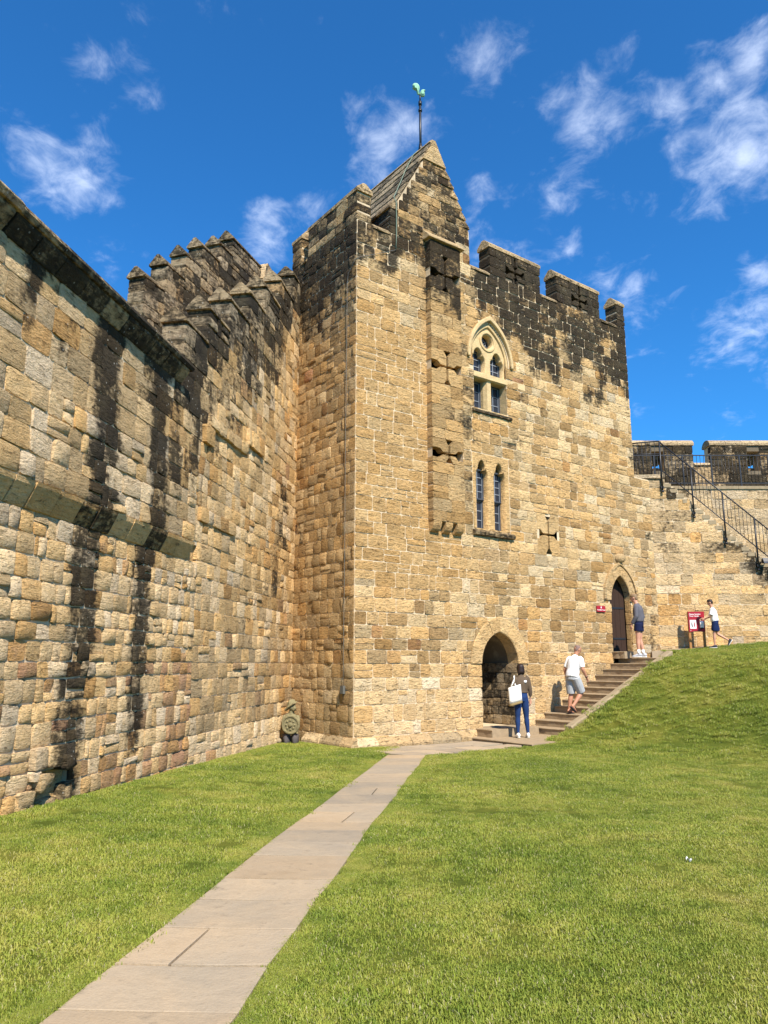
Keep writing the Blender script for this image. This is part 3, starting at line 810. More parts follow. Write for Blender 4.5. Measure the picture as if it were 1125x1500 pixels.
def merlon(face, u0, u1, z0, z1, caph, rng, thick=.42, loop=None, parent=TOWER, soot=soot_top, colf=col_top, sw=(.34, .6), name='merlon', ch=(.22, .3), mat=None, cap=True, capcol=(.4, .4, .42, .4)):
    mat = mat or M_TOWER
    o = None; mb = MB()
    holes = []
    if loop:
        uc, vc, au, av = loop
        holes = [lambda v: (uc-au-.06, uc+au+.06) if vc-av*.45 < v < vc+av*.45 else ((uc-.11, uc+.11) if vc-av-.02 < v < vc+av+.02 else None)]
        for a, b in ((u0+.02, uc-au-.07), (uc+au+.07, u1-.02)):
            if b > a: face.box(mb, a, b, z0, z1-.01, -thick+.02, -.012, (.5, .5, .75 if loop else .5, .1))
        face.box(mb, uc-au-.07, uc-.12, z0, vc-av*.46, -thick+.02, -.012, (.5, .5, .75 if loop else .5, .1)); face.box(mb, uc+.12, uc+au+.07, z0, vc-av*.46, -thick+.02, -.012, (.5, .5, .75 if loop else .5, .1))
        face.box(mb, uc-au-.07, uc-.12, vc+av*.46, z1-.01, -thick+.02, -.012, (.5, .5, .75 if loop else .5, .1)); face.box(mb, uc+.12, uc+au+.07, vc+av*.46, z1-.01, -thick+.02, -.012, (.5, .5, .75 if loop else .5, .1))
    else: face.box(mb, u0+.02, u1-.02, z0, z1-.01, -thick+.02, -.012, (.5, .5, .75 if loop else .5, .1))
    o = mb.build(name, M_MORTAR, parent)
    pl_ = Pile(); cr = make_courses(z0, z1, ch[0], ch[1], rng)
    lay(face, cr, lambda v: [(u0, u1)], holes, sw, rng, pl_, colf, soot, (.012, .03), .009, thick, .014, .008, .06, .2)
    for sz, m in pl_.l: m.build('stone', mat, o, fix=False)
    if loop:
        uc, vc, au, av = loop
        lo, hi = vc-av*.45, vc+av*.45
        for q in cross_quads(uc, vc, au, av*.45, av*.45, .085, .085, uc-au-.06, uc+au+.06, lo, hi):
            # the upright slot runs on above and below between plain blocks
            m = MB(); extrude_poly(face, m, [(x, min(max(y, lo), hi)) for x, y in q], -thick, .02, (rng.random(), .45, .95, .15)); m.build('loop_stone', mat, o)
        for sgn in (-1, 1):
            for a, b in ((vc-av, lo), (hi, vc+av)):
                m = MB(); x0, x1 = sorted((uc+sgn*.043, uc+sgn*.11)); face.box(m, x0, x1, a, b, -thick, .018, (.4, .45, .95, .15)); m.build('loop_stone', mat, o)
    if cap:
        n = max(1, int(round((u1-u0)/.62))); e = [u0-.03+(u1-u0+.06)*k/n for k in range(n+1)]
        for a, b in zip(e[:-1], e[1:]):
            m = MB(); cap_prism(face, m, a+.004, b-.004, z1+.003+rng.uniform(0, .008), -thick, 0, caph+rng.uniform(-.012, .012), col=(rng.random(), capcol[1], capcol[2]+rng.uniform(-.1, .1), capcol[3])); m.build('coping_stone', mat, o)
    return o
rm = random.Random(55)
merlon(FT, 4.50, 6.57, 12.3, 13.12, .27, rm, loop=(5.52, 12.62, .32, .48))
merlon(FT, 7.30, 9.32, 12.3, 13.12, .27, rm, loop=(8.36, 12.62, .32, .48))
def soot_corner(u, v): return .62+.3*fbm(u*1.1+5, v*1.1)
merlon(FL, LS-2.3, LS-.0, 12.3, 13.08, .25, rm, soot=soot_corner)
merlon(FL, LS-3.15, LS-2.66, 12.3, 13.05, .30, rm, soot=soot_corner)
# corner merlon at the far right, with a pyramid cap
merlon(FT, 10.2, 10.6, 12.3, 13.05, .30, rm, sw=(.3, .5))
# weathered coping of the crenels
def sill(face, u0, u1, thick=.42):
    n = max(1, int(round((u1-u0)/.5)))
    for k in range(n):
        a, b = u0+(u1-u0)*k/n+.004, u0+(u1-u0)*(k+1)/n-.004
        m = MB(); pr = [face.pt(a, 12.20, -thick), face.pt(a, 12.20, .05), face.pt(a, 12.25, .05), face.pt(a, 12.36, -.06), face.pt(a, 12.36, -thick)]
        pr = [(x, y, z+.016) for x, y, z in pr]
        m.prism(pr, face.pt(a, 0, 0), face.pt(b, 0, 0), (rm.random()*.6, .4, .5+rm.uniform(-.15, .1), .4)); m.build('crenel_sill', M_TOWER, TOWER)
sill(FT, .46, 1.0); sill(FT, 3.77, 4.46); sill(FT, 6.61, 7.26); sill(FT, 9.36, 10.16); sill(FL, LS-2.62, LS-2.34); sill(FL, LS-5.4, LS-3.2)
# small gablet at the foot of the big gable
o = merlon(FT, 1.0, 1.25, 12.3, 12.98, .2, rm, thick=.5, cap=False, sw=(.3, .4))
m = MB(); pr = [FT.pt(.96, 12.99, .03), FT.pt(1.255, 12.99, .03), FT.pt(1.255, 13.05, .03), FT.pt(1.11, 13.27, .03), FT.pt(.96, 13.05, .03)]
m.prism(pr, FT.pt(0, 0, .03), FT.pt(0, 0, -.53), (.3, .4, .5, .4)); m.build('coping_stone', M_TOWER, o)

# ---- the gabled stair head
def gable():
    mb = MB(); D = 2.7
    poly = [(1.265, 12.0), (3.735, 12.0), (3.735, 13.28), (2.5, 15.5), (1.265, 13.28)]
    pr = [FT.pt(u, v, -.002) for u, v in poly]; mb.prism(pr, FT.pt(0, 0, -.002), FT.pt(0, 0, -D), (.5, .5, .5, .1))
    g = mb.build('gable', M_MORTAR, TOWER)
    rng = random.Random(77); pl_ = Pile()
    sp = lambda v: [(2.5-gable_half(v), 2.5+gable_half(v))]
    cr = make_courses(12.3, 14.86, .21, .29, rng)
    sg = lambda u, v: .60+.32*fbm(u*1.1, v*1.1+2)+.08*sstep(13.8, 14.8, v)
    lay(FT, cr, sp, [h_bay], (.28, .55), rng, pl_, lambda u, v, r: (r.random(), min(1, max(0, r.gauss(.5, .15))), 0, r.uniform(0, .2)), sg, (.012, .035), .010, .07, .012, .008, .08, .2)
    FG = Face(FT.pt(1.265, 0, -D)[:2], (NX, NY))
    lay(FG, make_courses(12.1, 13.25, .22, .3, rng), lambda v: [(0, D)], [], (.3, .55), rng, pl_, col_top, soot_top, (.012, .03), .009, .07, .012, .008, .06, .2)
    for sz, m in pl_.l: m.build('stone', M_TOWER, g, fix=False)
    # stepped ends of the courses on the right-hand rake
    for va, vb in zip(cr[:-1], cr[1:]):
        if va < 13.2: continue
        u = 2.5+gable_half(vb); m = MB()
        extrude_poly(FT, m, [(u-.06, va+.01), (u+(vb-va)*.54+.05, va+.01), (u+(vb-va)*.44+.045, va+.07), (u-.01, vb-.01)], -.5, .04, (rng.random(), .45, .5, .2)); m.build('rake_stone', M_TOWER, g)
    # pale apex stone
    hb = gable_half(14.86)+.035
    for (va, vb) in ((14.87, 15.13), (15.14, 15.36), (15.37, 15.56)):
        a, b = gable_half(va)+.035, max(0.03, gable_half(vb)+.02)
        cuts = [-a, -.06, a] if va < 15 else [-a, a]
        for x0, x1 in zip(cuts[:-1], cuts[1:]):
            t0 = x0 if x0 == -a and False else (x0 if abs(x0) < a else -b); t1 = x1 if abs(x1) < a else b
            m = MB(); extrude_poly(FT, m, [(2.5+x0+.004, va), (2.5+x1-.004, va), (2.5+t1-.004, vb), (2.5+t0+.004, vb)], -.35, .055, (rng.random()*.8, .35, .14, .1)); m.build('apex_stone', M_TOWER, g)
    # stone roof: overlapping courses of slabs on both slopes, laid along the ridge
    for s in (-1, 1):
        rows = 6
        for r in range(rows):
            f0, f1 = r/rows, (r+1)/rows+.035
            nd = 4; off = .3 if r % 2 else 0
            ed = [-.30]+[-.30-(D-.15)*(k+off)/nd for k in range(1, nd)]+[-.15-D]
            ed = [-.02 if (s < 0) else -.45]+ed[1:]
            for p1, p0 in zip(ed[:-1], ed[1:]):
                def P(f, p, lift):
                    hw = 1.30*f; return FT.pt(2.5+s*(hw+lift*.86), 15.56-2.36*f+lift*.5, p)
                m = MB(); q = []
                for lift in (.0, .05):
                    lo = lift+.028; q += [P(f0, p0+.006, lift+.0), P(f0, p1-.006, lift+.0), P(min(1.0, f1), p1-.006, lo), P(min(1.0, f1), p0+.006, lo)]
                m.add(q, [(3, 2, 1, 0), (4, 5, 6, 7), (0, 1, 5, 4), (1, 2, 6, 5), (2, 3, 7, 6), (3, 0, 4, 7)], (rng.random(), .35, .58+rng.uniform(-.2, .15), .7)); m.build('roof_slab', M_TOWER, g)
    m = MB(); pr = [FT.pt(2.5+a, 15.52+b, -.02) for a, b in ((-.12, 0), (.12, 0), (.1, .05), (0, .12), (-.1, .05))]
    m.prism(pr, FT.pt(0, 0, .04), FT.pt(0, 0, -D-.1), (.4, .4, .3, .5)); m.build('ridge_stone', M_TOWER, g)
gable()

# ---- projecting bay with its cross loops
def bay():
    F2 = Face(FT.pt(0, 0, .20)[:2], (DX, DY)); rng = random.Random(31)
    X = [(2.66, 11.55, .33, .52, .42), (2.68, 9.02, .33, .40, .45), (2.70, 6.72, .30, .34, .2)]
    mb = MB(); holes = [lambda v, x=x: ((2.1, 3.25) if x[1]-x[4]-.029 < v < x[1]+x[3]+.029 else None) for x in X]
    core(F2, mb, 5.0, 12.45, lambda v: [(2.17, 3.18)], holes, .05, -.02, soot=lambda u, v: .2)
    Fl = Face(FT.pt(2.17, 0, -.05)[:2], (NX, NY)); Fr_ = Face(FT.pt(3.18, 0, .18)[:2], (-NX, -NY))
    core(Fl, mb, 5.0, 12.45, lambda v: [(0, .23)], [], .6); core(Fr_, mb, 5.0, 12.45, lambda v: [(0, .23)], [], .6)
    mb.add([FT.pt(2.17, 5.0, 0), FT.pt(3.18, 5.0, 0), FT.pt(3.18, 5.0, .18), FT.pt(2.17, 5.0, .18)], [(0, 1, 2, 3)])
    b = mb.build('projecting_bay', M_MORTAR, TOWER, fix=False)
    cr = forced_courses([5.0]+[q for x in X[::-1] for q in (x[1]-x[4]-.03, x[1]+x[3]+.03)]+[12.44], .31, rng); pl_ = Pile()
    sg = lambda u, v: .60*sstep(9.8, 11.2, v+.5*fbm(u, v))+.14*fbm(u*1.4, v*1.2)+.30*sstep(2.9, 3.2, u)*sstep(12, 5, abs(v-8.5)*2.6)+.26*sstep(.3, 0, abs(u-2.72))*sstep(6.9, 6.3, v)*sstep(5.7, 6.2, v)+.14+.3*sstep(.5, .1, abs(v-7.8))*sstep(2.5, 2.8, u)
    lay(F2, cr, lambda v: [(2.15, 3.2)], holes, (.42, .75), rng, pl_, lambda u, v, r: (r.random()*.8, min(1, max(0, r.gauss(.55, .1))), 0, r.uniform(0, .1)), sg, (.006, .016), .006, .23, .010, .006, .03, .12)
    for sz, m in pl_.l: m.build('stone', M_TOWER, b, fix=False)
    for (uc, vc, au, vu, vd) in X:
        for q in cross_quads(uc, vc, au, vu, vd, .07, .09, 2.155, 3.195, vc-vd-.025, vc+vu+.025):
            v_ = sum(y for x, y in q)/len(q); m = MB()
            extrude_poly(F2, m, q, -.2, .010, (rng.random()*.8, .55, min(1, max(0, sg(uc, v_)-.05)), .03)); m.build('loop_stone', M_TOWER, b)
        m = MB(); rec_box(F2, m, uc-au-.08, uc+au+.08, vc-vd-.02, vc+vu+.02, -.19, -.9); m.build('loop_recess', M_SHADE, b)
    # sloped drip stone on top, three rounded corbels below
    m = MB(); m.prism([FT.pt(2.06, 12.46, 0), FT.pt(2.06, 12.46, .29), FT.pt(2.06, 12.49, .29), FT.pt(2.06, 12.78, .0)], FT.pt(2.06, 0, 0), FT.pt(3.30, 0, 0), (.6, .4, .3, .35)); m.build('drip_stone', M_TOWER, b)
    for u0, u1 in ((2.17, 2.43), (2.57, 2.79), (2.94, 3.19)):
        m = MB(); pr = [FT.pt(u0, 5.0, 0)]+[FT.pt(u0, 5.0-.27*math.sin(a), .205*math.cos(a)) for a in [math.pi/2*k/6 for k in range(7)]]
        m.prism(pr, FT.pt(u0, 0, 0), FT.pt(u1, 0, 0), (.5, .55, .12, .05)); m.build('corbel', M_TOWER, b)
def rec_box(face, mb, u0, u1, v0, v1, p1, p0, col=(.5, .5, 0, 0)):
    """five inside faces of a recess"""
    q = [face.pt(u0, v0, p1), face.pt(u1, v0, p1), face.pt(u1, v1, p1), face.pt(u0, v1, p1), face.pt(u0, v0, p0), face.pt(u1, v0, p0), face.pt(u1, v1, p0), face.pt(u0, v1, p0)]
    mb.add(q, [(4, 5, 6, 7), (0, 4, 7, 3), (1, 2, 6, 5), (0, 1, 5, 4), (3, 7, 6, 2)], col)
bay()

# ---- openings
def voussoirs(face, parent, uc, a, vs, h, w, h2, n, p, depth, rng, mat, colf, drop=0.0, nmid=3, name='voussoir'):
    inn = arch(uc, a, vs, h, 48); out = arch(uc, a+w, vs, h2, 48)
    if drop: inn = [(inn[0][0], vs-drop)]+inn+[(inn[-1][0], vs-drop)]; out = [(out[0][0], vs-drop)]+out+[(out[-1][0], vs-drop)]
    L = len(inn)-1
    for k in range(n):
        i0, i1 = int(round(L*k/n)), int(round(L*(k+1)/n)); idx = [i0+(i1-i0)*j//nmid for j in range(nmid+1)] if i1-i0 >= nmid else list(range(i0, i1+1))
        m = MB(); vs_ = []; fs = []
        pr = p+rng.uniform(-.004, .006); C_ = colf(rng); cs = []
        g = .004
        for j, q in enumerate(idx):
            sgn = g if j == 0 else (-g if j == len(idx)-1 else 0)
            (iu, iv), (ou, ov) = inn[q], out[q]
            q2 = min(L, q+1); q1 = max(0, q-1); tx, ty = inn[q2][0]-inn[q1][0], inn[q2][1]-inn[q1][1]; l = math.hypot(tx, ty) or 1
            iu += tx/l*sgn; iv += ty/l*sgn; ou += tx/l*sgn; ov += ty/l*sgn
            for f, pp in ((0, -depth), (0, pr-.02), (.06, pr), (.5, pr+rng.uniform(0, .004)), (.95, pr), (1, pr-.015), (1, -.05)):
                vs_.append(face.pt(iu+(ou-iu)*f, iv+(ov-iv)*f, pp)); cs.append(C_)
        for j in range(len(idx)-1):
            for i in range(6): fs.append((j*7+i, j*7+i+1, (j+1)*7+i+1, (j+1)*7+i))
        fs.append(tuple(range(7))); e = (len(idx)-1)*7; fs.append(tuple(e+i for i in range(6, -1, -1)))
        m.add(vs_, fs, cs); m.build(name, mat, parent)

def lower_door():
    rng = random.Random(41)
    m = MB(); D = 1.7; ap = arch(4.47, .66, 1.6, .81, 14); prof = [(4.47-.66, -.1)]+ap+[(4.47+.66, -.1)]
    n = len(prof); vs = [FT.pt(u, v, -.02) for u, v in prof]+[FT.pt(u, v, -D) for u, v in prof]
    m.add(vs, [(i, i+1, n+i+1, n+i) for i in range(n-1)]+[tuple(range(n, 2*n))], (.4, .4, .8, .2))  # tunnel mortar coloured dark to stand in for shade inside the doorway
    m.add([FT.pt(3.8, .05, .1), FT.pt(5.15, .05, .1), FT.pt(5.15, .05, -D), FT.pt(3.8, .05, -D)], [(0, 1, 2, 3)], (.3, .4, .2, .3))
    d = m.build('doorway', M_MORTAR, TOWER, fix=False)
    voussoirs(FT, d, 4.47, .64, 1.6, .78, .38, 1.17, 8, .045, .35, rng, M_TOWER, lambda r: (r.uniform(.5, 1), r.uniform(.36, .5), 0, 0))
    # coursed right-hand reveal, grey stones darkened in colour for the doorway's shade
    FJ = Face(FT.pt(5.112, 0, -D)[:2], (NX, NY)); FJ.N = (-DX, -DY); pl_ = Pile()
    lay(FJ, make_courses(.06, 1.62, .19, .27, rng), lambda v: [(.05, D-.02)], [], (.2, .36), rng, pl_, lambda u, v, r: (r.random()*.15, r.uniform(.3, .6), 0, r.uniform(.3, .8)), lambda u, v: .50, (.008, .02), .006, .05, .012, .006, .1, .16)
    FJ2 = Face(FT.pt(3.828, 0, -.04)[:2], (-NX, -NY)); FJ2.N = (DX, DY)
    lay(FJ2, make_courses(.06, 1.62, .19, .27, rng), lambda v: [(0, D-.1)], [], (.2, .36), rng, pl_, lambda u, v, r: (r.random()*.15, r.uniform(.3, .6), 0, r.uniform(.3, .8)), lambda u, v: .50, (.008, .02), .006, .05, .012, .006, .1, .16)  # left reveal, the same shade painted into its stones
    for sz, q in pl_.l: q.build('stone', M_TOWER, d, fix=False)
    for k in range(6):
        m = MB(); FT.box(m, 3.84+.213*k, 4.045+.213*k, .06, 2.4-.9*abs(k-2.5)/2.5*.6, -D+.01, -D+.06); m.build('door_plank', M_WOOD, d)
lower_door()
def upper_door():
    rng = random.Random(43); D = 1.6
    m = MB(); ap = arch(9.52, .475, 3.42, .765, 14); prof = [(9.52-.475, 1.8)]+ap+[(9.52+.475, 1.8)]
    n = len(prof); vs = [FT.pt(u, v, -.02) for u, v in prof]+[FT.pt(u, v, -D) for u, v in prof]
    m.add(vs, [(i, i+1, n+i+1, n+i) for i in range(n-1)]+[tuple(range(n, 2*n))], (.4, .4, .55, .2))
    m.add([FT.pt(9.03, 1.93, .0), FT.pt(10.01, 1.93, .0), FT.pt(10.01, 1.93, -D), FT.pt(9.03, 1.93, -D)], [(0, 1, 2, 3)], (.3, .4, .4, .3))
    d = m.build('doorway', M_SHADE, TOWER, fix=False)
    voussoirs(FT, d, 9.52, .455, 3.42, .74, .27, 1.06, 9, .05, .18, rng, M_TOWER, lambda r: (r.uniform(.3, .8), r.uniform(.3, .5), .18, .1))
    voussoirs(FT, d, 9.52, .73, 3.42, 1.06, .08, 1.15, 9, .085, .0, rng, M_TOWER, lambda r: (r.uniform(.3, .8), r.uniform(.3, .5), .25, .15), name='hood_stone')
    m = MB(); m.ball(FT.pt(9.52, 4.68, .06), .19, .12, .15, 10, 7, (.4, .4, .25, .2)); m.build('finial', M_TOWER, d)
    FJ = Face(FT.pt(9.977, 0, -.55)[:2], (NX, NY)); FJ.N = (-DX, -DY); pl_ = Pile()
    lay(FJ, make_courses(1.94, 3.45, .3, .42, rng), lambda v: [(.37, .54)], [], (.5, .6), rng, pl_, lambda u, v, r: (r.random(), r.uniform(.5, .75), 0, r.uniform(0, .1)), lambda u, v: .1, (.006, .015), .005, .05, .012, .006, .0, .14)
    for sz, q in pl_.l: q.build('stone', M_TOWER, d, fix=False)
    # plank door leaf, hung on the right and swung part open
    hx, hy, _ = FT.pt(9.955, 0, -.20); an = math.radians(14)
    ux = -DX*math.cos(an)-NX*math.sin(an)*1; uy = -DY*math.cos(an)-NY*math.sin(an)
    FD = Face((hx, hy), (-ux, -uy)); w = .88; prev = None
    leaf = None
    for k in range(5):
        a = -w+k*w/5; uu = -(a+w/10)
        top = arch_span(0, .455, 3.42, .74, 1.9, 3.42) and 3.42+.72*math.sqrt(max(0.02, 1-((uu-.455)/.47)**2))
        m = MB(); FD.box(m, a+.003, a+w/5-.003, 1.95, top, -.055+(.004 if k % 2 else 0), 0)
        if leaf is None: leaf = m.build('door', M_WOOD, d)
        else: m.build('plank', M_WOOD, leaf) if False else m.build('door_plank', M_WOOD, d)
    for z in (2.3, 3.2):
        m = MB(); FD.box(m, -w+.06, -.02, z, z+.05, .001, .012); m.build('hinge_strap', M_IRON, d)
    m = MB(); FD.box(m, -w-.02, -w-.004, 1.96, 3.6, -.04, .01); m.build('door_edge', M_WOOD, d)
upper_door()

def lead_light(face, parent, u0, u1, v0, v1, p, rows, cols=2, fr=.035):
    """one leaded light: slate grey frame, dark panes, pale lead cames"""
    m = MB()
    for a, b, c, d in ((u0, u0+fr, v0, v1), (u1-fr, u1, v0, v1), (u0+fr, u1-fr, v0, v0+fr), (u0+fr, u1-fr, v1-fr, v1)): face.box(m, a, b, c, d, p-.02, p+.045)
    f = m.build('frame', M_FRAME, parent)
    a, b, c, d = u0+fr, u1-fr, v0+fr, v1-fr
    for i in range(cols):
        for j in range(rows):
            m = MB(); x0, x1 = a+(b-a)*i/cols, a+(b-a)*(i+1)/cols; y0, y1 = c+(d-c)*j/rows, c+(d-c)*(j+1)/rows
            t = [R0.uniform(-.004, .004) for _ in range(2)]
            m.add([face.pt(x0+.005, y0+.005, p+t[0]), face.pt(x1-.005, y0+.005, p+t[1]), face.pt(x1-.005, y1-.005, p+t[1]), face.pt(x0+.005, y1-.005, p+t[0])], [(0, 1, 2, 3)]); m.build('pane', M_GLASS, f, fix=False)
    m = MB()
    for i in range(cols+1):
        x = a+(b-a)*i/cols; face.box(m, x-.009, x+.009, c, d, p-.01, p+.018)
    for j in range(rows+1):
        y = c+(d-c)*j/rows; face.box(m, a, b, y-.009, y+.009, p-.01, p+.016)
    m.build('lead_came', M_LEAD, f)
def trefoil(u0, u1, v0, vs, top, c=.28):
    """light with a cusped, pointed head"""
    uc, a = (u0+u1)/2, (u1-u0)/2; w = a*.62
    R = [(u1, v0), (u1, vs)]
    h1 = (top-vs)*.42
    for k in range(1, 6):
        t = k/5; R.append((u1-(a-w*.82)*t*t, vs+h1*(1-(1-t)**1.6)))
    yb = vs+h1; n = 8
    R.append((uc+w, yb+.012))
    for k in range(1, n):
        t = k/n; R.append((uc+w*(1-t**1.7), yb+.012+(top-yb-.012)*(1-(1-t)**1.5)))
    R.append((uc, top))
    return R+[(2*uc-x, y) for x, y in R[-2::-1]]
def circle(u, v, r, n=24): return [(u+r*math.cos(6.2832*k/n), v+r*math.sin(6.2832*k/n)) for k in range(n)]
def gothic_window():
    rng = random.Random(61)
    m = MB(); rec_box(FT, m, 3.785, 5.015, 8.25, 10.9, -.02, -.5, (.6, .4, .1, 0)); 
    w = m.build('gothic_window', M_FRESH, TOWER, fix=False)
    w['label'] = 'upper pointed window with pale tracery and a round eye'
    pale = (.62, .42, 0, 0)
    A = arch(4.40, .72, 9.62, 1.13, 14)
    L = [(5.12, 9.27), ]+A[::-1]+[(3.68, 9.27)]
    plate('tracery', FT, 4.4, 10, -.07, [L, trefoil(3.80, 4.30, 9.28, 9.66, 10.0), trefoil(4.50, 5.0, 9.28, 9.66, 10.0), circle(4.40, 10.26, .20)], .24, M_FRESH, w, .022, pale)
    # moulded ring, inner order and hood
    plate('roundel_ring', FT, 4.4, 10.26, -.045, [circle(4.40, 10.26, .30, 32), circle(4.40, 10.26, .225, 32)], .06, M_FRESH, w, .012, pale)
    for k, (a0, h0, a1, h1, p) in enumerate(((.66, 1.05, .76, 1.20, -.02), (.765, 1.215, .86, 1.35, .085))):
        o_ = arch(4.40, a1, 9.62, h1, 14); i_ = arch(4.40, a0, 9.62, h0, 14)
        plate('arch_moulding' if k == 0 else 'hood_mould', FT, 4.4, 10, p, [o_+i_[::-1]], .16 if k else .1, M_FRESH, w, .02, pale)
    def bx(name, u0, u1, v0, v1, p0, p1, mat=M_FRESH, col=pale):
        q = MB(); FT.box(q, u0, u1, v0, v1, p0, p1, col); return q.build(name, mat, w)
    # transom with sloping underside, mullion, cheek stones
    q = MB(); q.prism([FT.pt(3.66, 9.10, -.05), FT.pt(3.66, 9.13, .012), FT.pt(3.66, 9.27, .012), FT.pt(3.66, 9.31, -.06), FT.pt(3.66, 9.31, -.34), FT.pt(3.66, 9.10, -.34)], FT.pt(3.66, 0, 0), FT.pt(5.20, 0, 0), pale); q.build('transom', M_FRESH, w)
    bx('jamb_stone', 5.205, 5.75, 9.11, 9.29, -.1, .014, col=(.7, .35, 0, 0)); bx('jamb_stone', 3.30, 3.655, 9.08, 9.40, -.1, .012)
    bx('jamb_stone', 5.015, 5.26, 9.32, 9.61, -.3, .02, M_TOWER, (.4, .6, .12, 0)); bx('jamb_stone', 3.5, 3.785, 9.42, 9.61, -.3, .02, M_TOWER, (.4, .6, .3, 0))
    q = MB(); q.prism([FT.pt(u, 8.27, p) for u, p in ((4.28, -.34), (4.28, -.16), (4.33, -.05), (4.47, -.05), (4.52, -.16), (4.52, -.34))], (0, 0, 8.27), (0, 0, 9.10), pale); q.build('mullion', M_FRESH, w)
    for a, b in ((3.79, 4.28), (4.52, 5.01)):
        lead_light(FT, w, a, b, 8.27, 9.10, -.30, 3)
        lead_light(FT, w, a, b, 9.30, 9.96, -.27, 3)
    q = MB(); q.add([FT.pt(x, y, -.26) for x, y in circle(4.40, 10.26, .22, 20)], [tuple(range(20))]); q.build('pane', M_GLASS, w, fix=False)
    q = MB()
    for k in range(3):
        c_, s_ = math.cos(k*math.pi/3+.5), math.sin(k*math.pi/3+.5)
        q.tube([FT.pt(4.40-.2*c_, 10.26-.2*s_, -.245), FT.pt(4.40+.2*c_, 10.26+.2*s_, -.245)], .008, 5)
    q.tube([FT.pt(4.40+.1*math.cos(k*.524), 10.26+.1*math.sin(k*.524), -.245) for k in range(13)], .008, 5)
    q.build('lead_came', M_LEAD, w)
    q = MB(); q.prism([FT.pt(3.70, 8.10, 0), FT.pt(3.70, 8.12, .07), FT.pt(3.70, 8.17, .07), FT.pt(3.70, 8.262, -.05), FT.pt(3.70, 8.262, -.33)], FT.pt(3.70, 0, 0), FT.pt(5.15, 0, 0), (.4, .4, .75, .2)); q.build('sill', M_TOWER, w)
gothic_window()
def lancets():
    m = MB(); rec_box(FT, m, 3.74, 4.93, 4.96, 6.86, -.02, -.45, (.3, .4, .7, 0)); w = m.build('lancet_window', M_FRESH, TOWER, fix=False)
    w['label'] = 'pair of narrow cusped lancets above a blackened sill'
    plate('surround', FT, 4.3, 6, .014, [[(3.665, 4.975), (4.995, 4.975), (4.995, 7.01), (3.665, 7.01)], trefoil(3.79, 4.20, 4.985, 6.40, 6.82), trefoil(4.43, 4.84, 4.985, 6.40, 6.82)], .24, M_TOWER, w, .03, (.75, .5, .06, 0))
    for a, b in ((3.78, 4.21), (4.42, 4.85)):
        lead_light(FT, w, a, b, 4.985, 5.80, -.24, 3); lead_light(FT, w, a, b, 5.80, 6.62, -.20, 4)
    rng = random.Random(5)
    for u0, u1 in ((3.62, 4.30), (4.306, 5.08)):
        q = MB(); q.prism([FT.pt(u0, 4.80, 0), FT.pt(u0, 4.82, .10), FT.pt(u0, 4.90, .12), FT.pt(u0, 4.968, .02), FT.pt(u0, 4.968, -.2)], FT.pt(u0, 0, 0), FT.pt(u1, 0, 0), (.4, .4, .62, .2)); q.build('sill', M_TOWER, w)
lancets()
def arrow_loop():
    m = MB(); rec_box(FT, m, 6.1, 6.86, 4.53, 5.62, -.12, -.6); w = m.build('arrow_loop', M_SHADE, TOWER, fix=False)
    w['label'] = 'cross-shaped arrow loop cut in clean pale blocks'
    rng = random.Random(8)
    for i, q in enumerate(cross_quads(6.48, 5.09, .33, .50, .50, .06, .10, 6.035, 6.925, 4.515, 5.665)):
        q = MB() if False else q
        m = MB(); extrude_poly(FT, m, q, -.16, .012, (rng.uniform(.4, .8), .42+.1*(i > 1), .08, 0)); m.build('loop_stone', M_TOWER, w)
arrow_loop()
# plinth
def plinth():
    rng = random.Random(17)
    def seg(face, a, b, zt, p, name='plinth_stone'):
        u = a
        while u < b-.05:
            w = min(rng.uniform(.55, .95), b-u)
            if b-u-w < .3: w = b-u
            m = MB(); k = rng.uniform(-.012, .012)
            zz = zt-.02*u*0
            m.prism([face.pt(u+.005, -.62, 0), face.pt(u+.005, -.62, p+k), face.pt(u+.005, zz-.16, p+k), face.pt(u+.005, zz-.13, p+k-.01), face.pt(u+.005, zz, .025), face.pt(u+.005, zz, 0)], face.pt(u+.005, 0, 0), face.pt(u+w-.005, 0, 0), (rng.random(), rng.uniform(.1, .45), .2+rng.uniform(-.1, .15), rng.uniform(.1, .4)))
            m.build(name, M_TOWER, TOWER); u += w
    seg(FL, LS-1.9, LS+.16, .03, .16); seg(FT, .003, 3.35, .02, .16)
plinth()
# ---------------------------------------------------------------- the curtain wall on the left
WALL = empty('curtain_wall', FW.pt(14, 0, -.5), 'old rubble curtain wall on the left with black streaks and stepped gabled merlons', 'wall')
FRONT_ROW = [(7.08, 7.6), (6.09, 8.3), (5.09, 8.98), (3.95, 9.7), (2.96, 10.37), (1.85, 11.1), (.67, 11.87), (-.5, 12.5)]
BACK_ROW = [(3.735, 10.2), (2.967, 10.89), (2.204, 11.55), (1.49, 12.17), (.658, 12.70), (0.0, 13.22), (-1.65, 13.3)]
BU = (.306, .952)
FBK = Face((-4.31-BU[0]*24, 19.07-BU[1]*24), BU)   # inner parapet of the stair, set back behind the wall
STREAKS = [(9.75, .36, -.2, 7, 1.1), (8.1, .28, .4, 7, 1.15), (7.5, .22, 4.0, 7, .9), (8.7, .2, 5.0, 7, .7), (10.6, .2, 4.6, 7, .5), (11.5, .18, 5.2, 7, .5), (12.6, .22, 4.9, 7, .5), (6.75, .2, 4.4, 7, .6), (1.25, .5, 3.3, 5.8, .6), (2.0, .5, 3.0, 4.3, .5), (14, .3, 3, 7, .7), (3.4, .6, 1.9, 3.0, .35)]
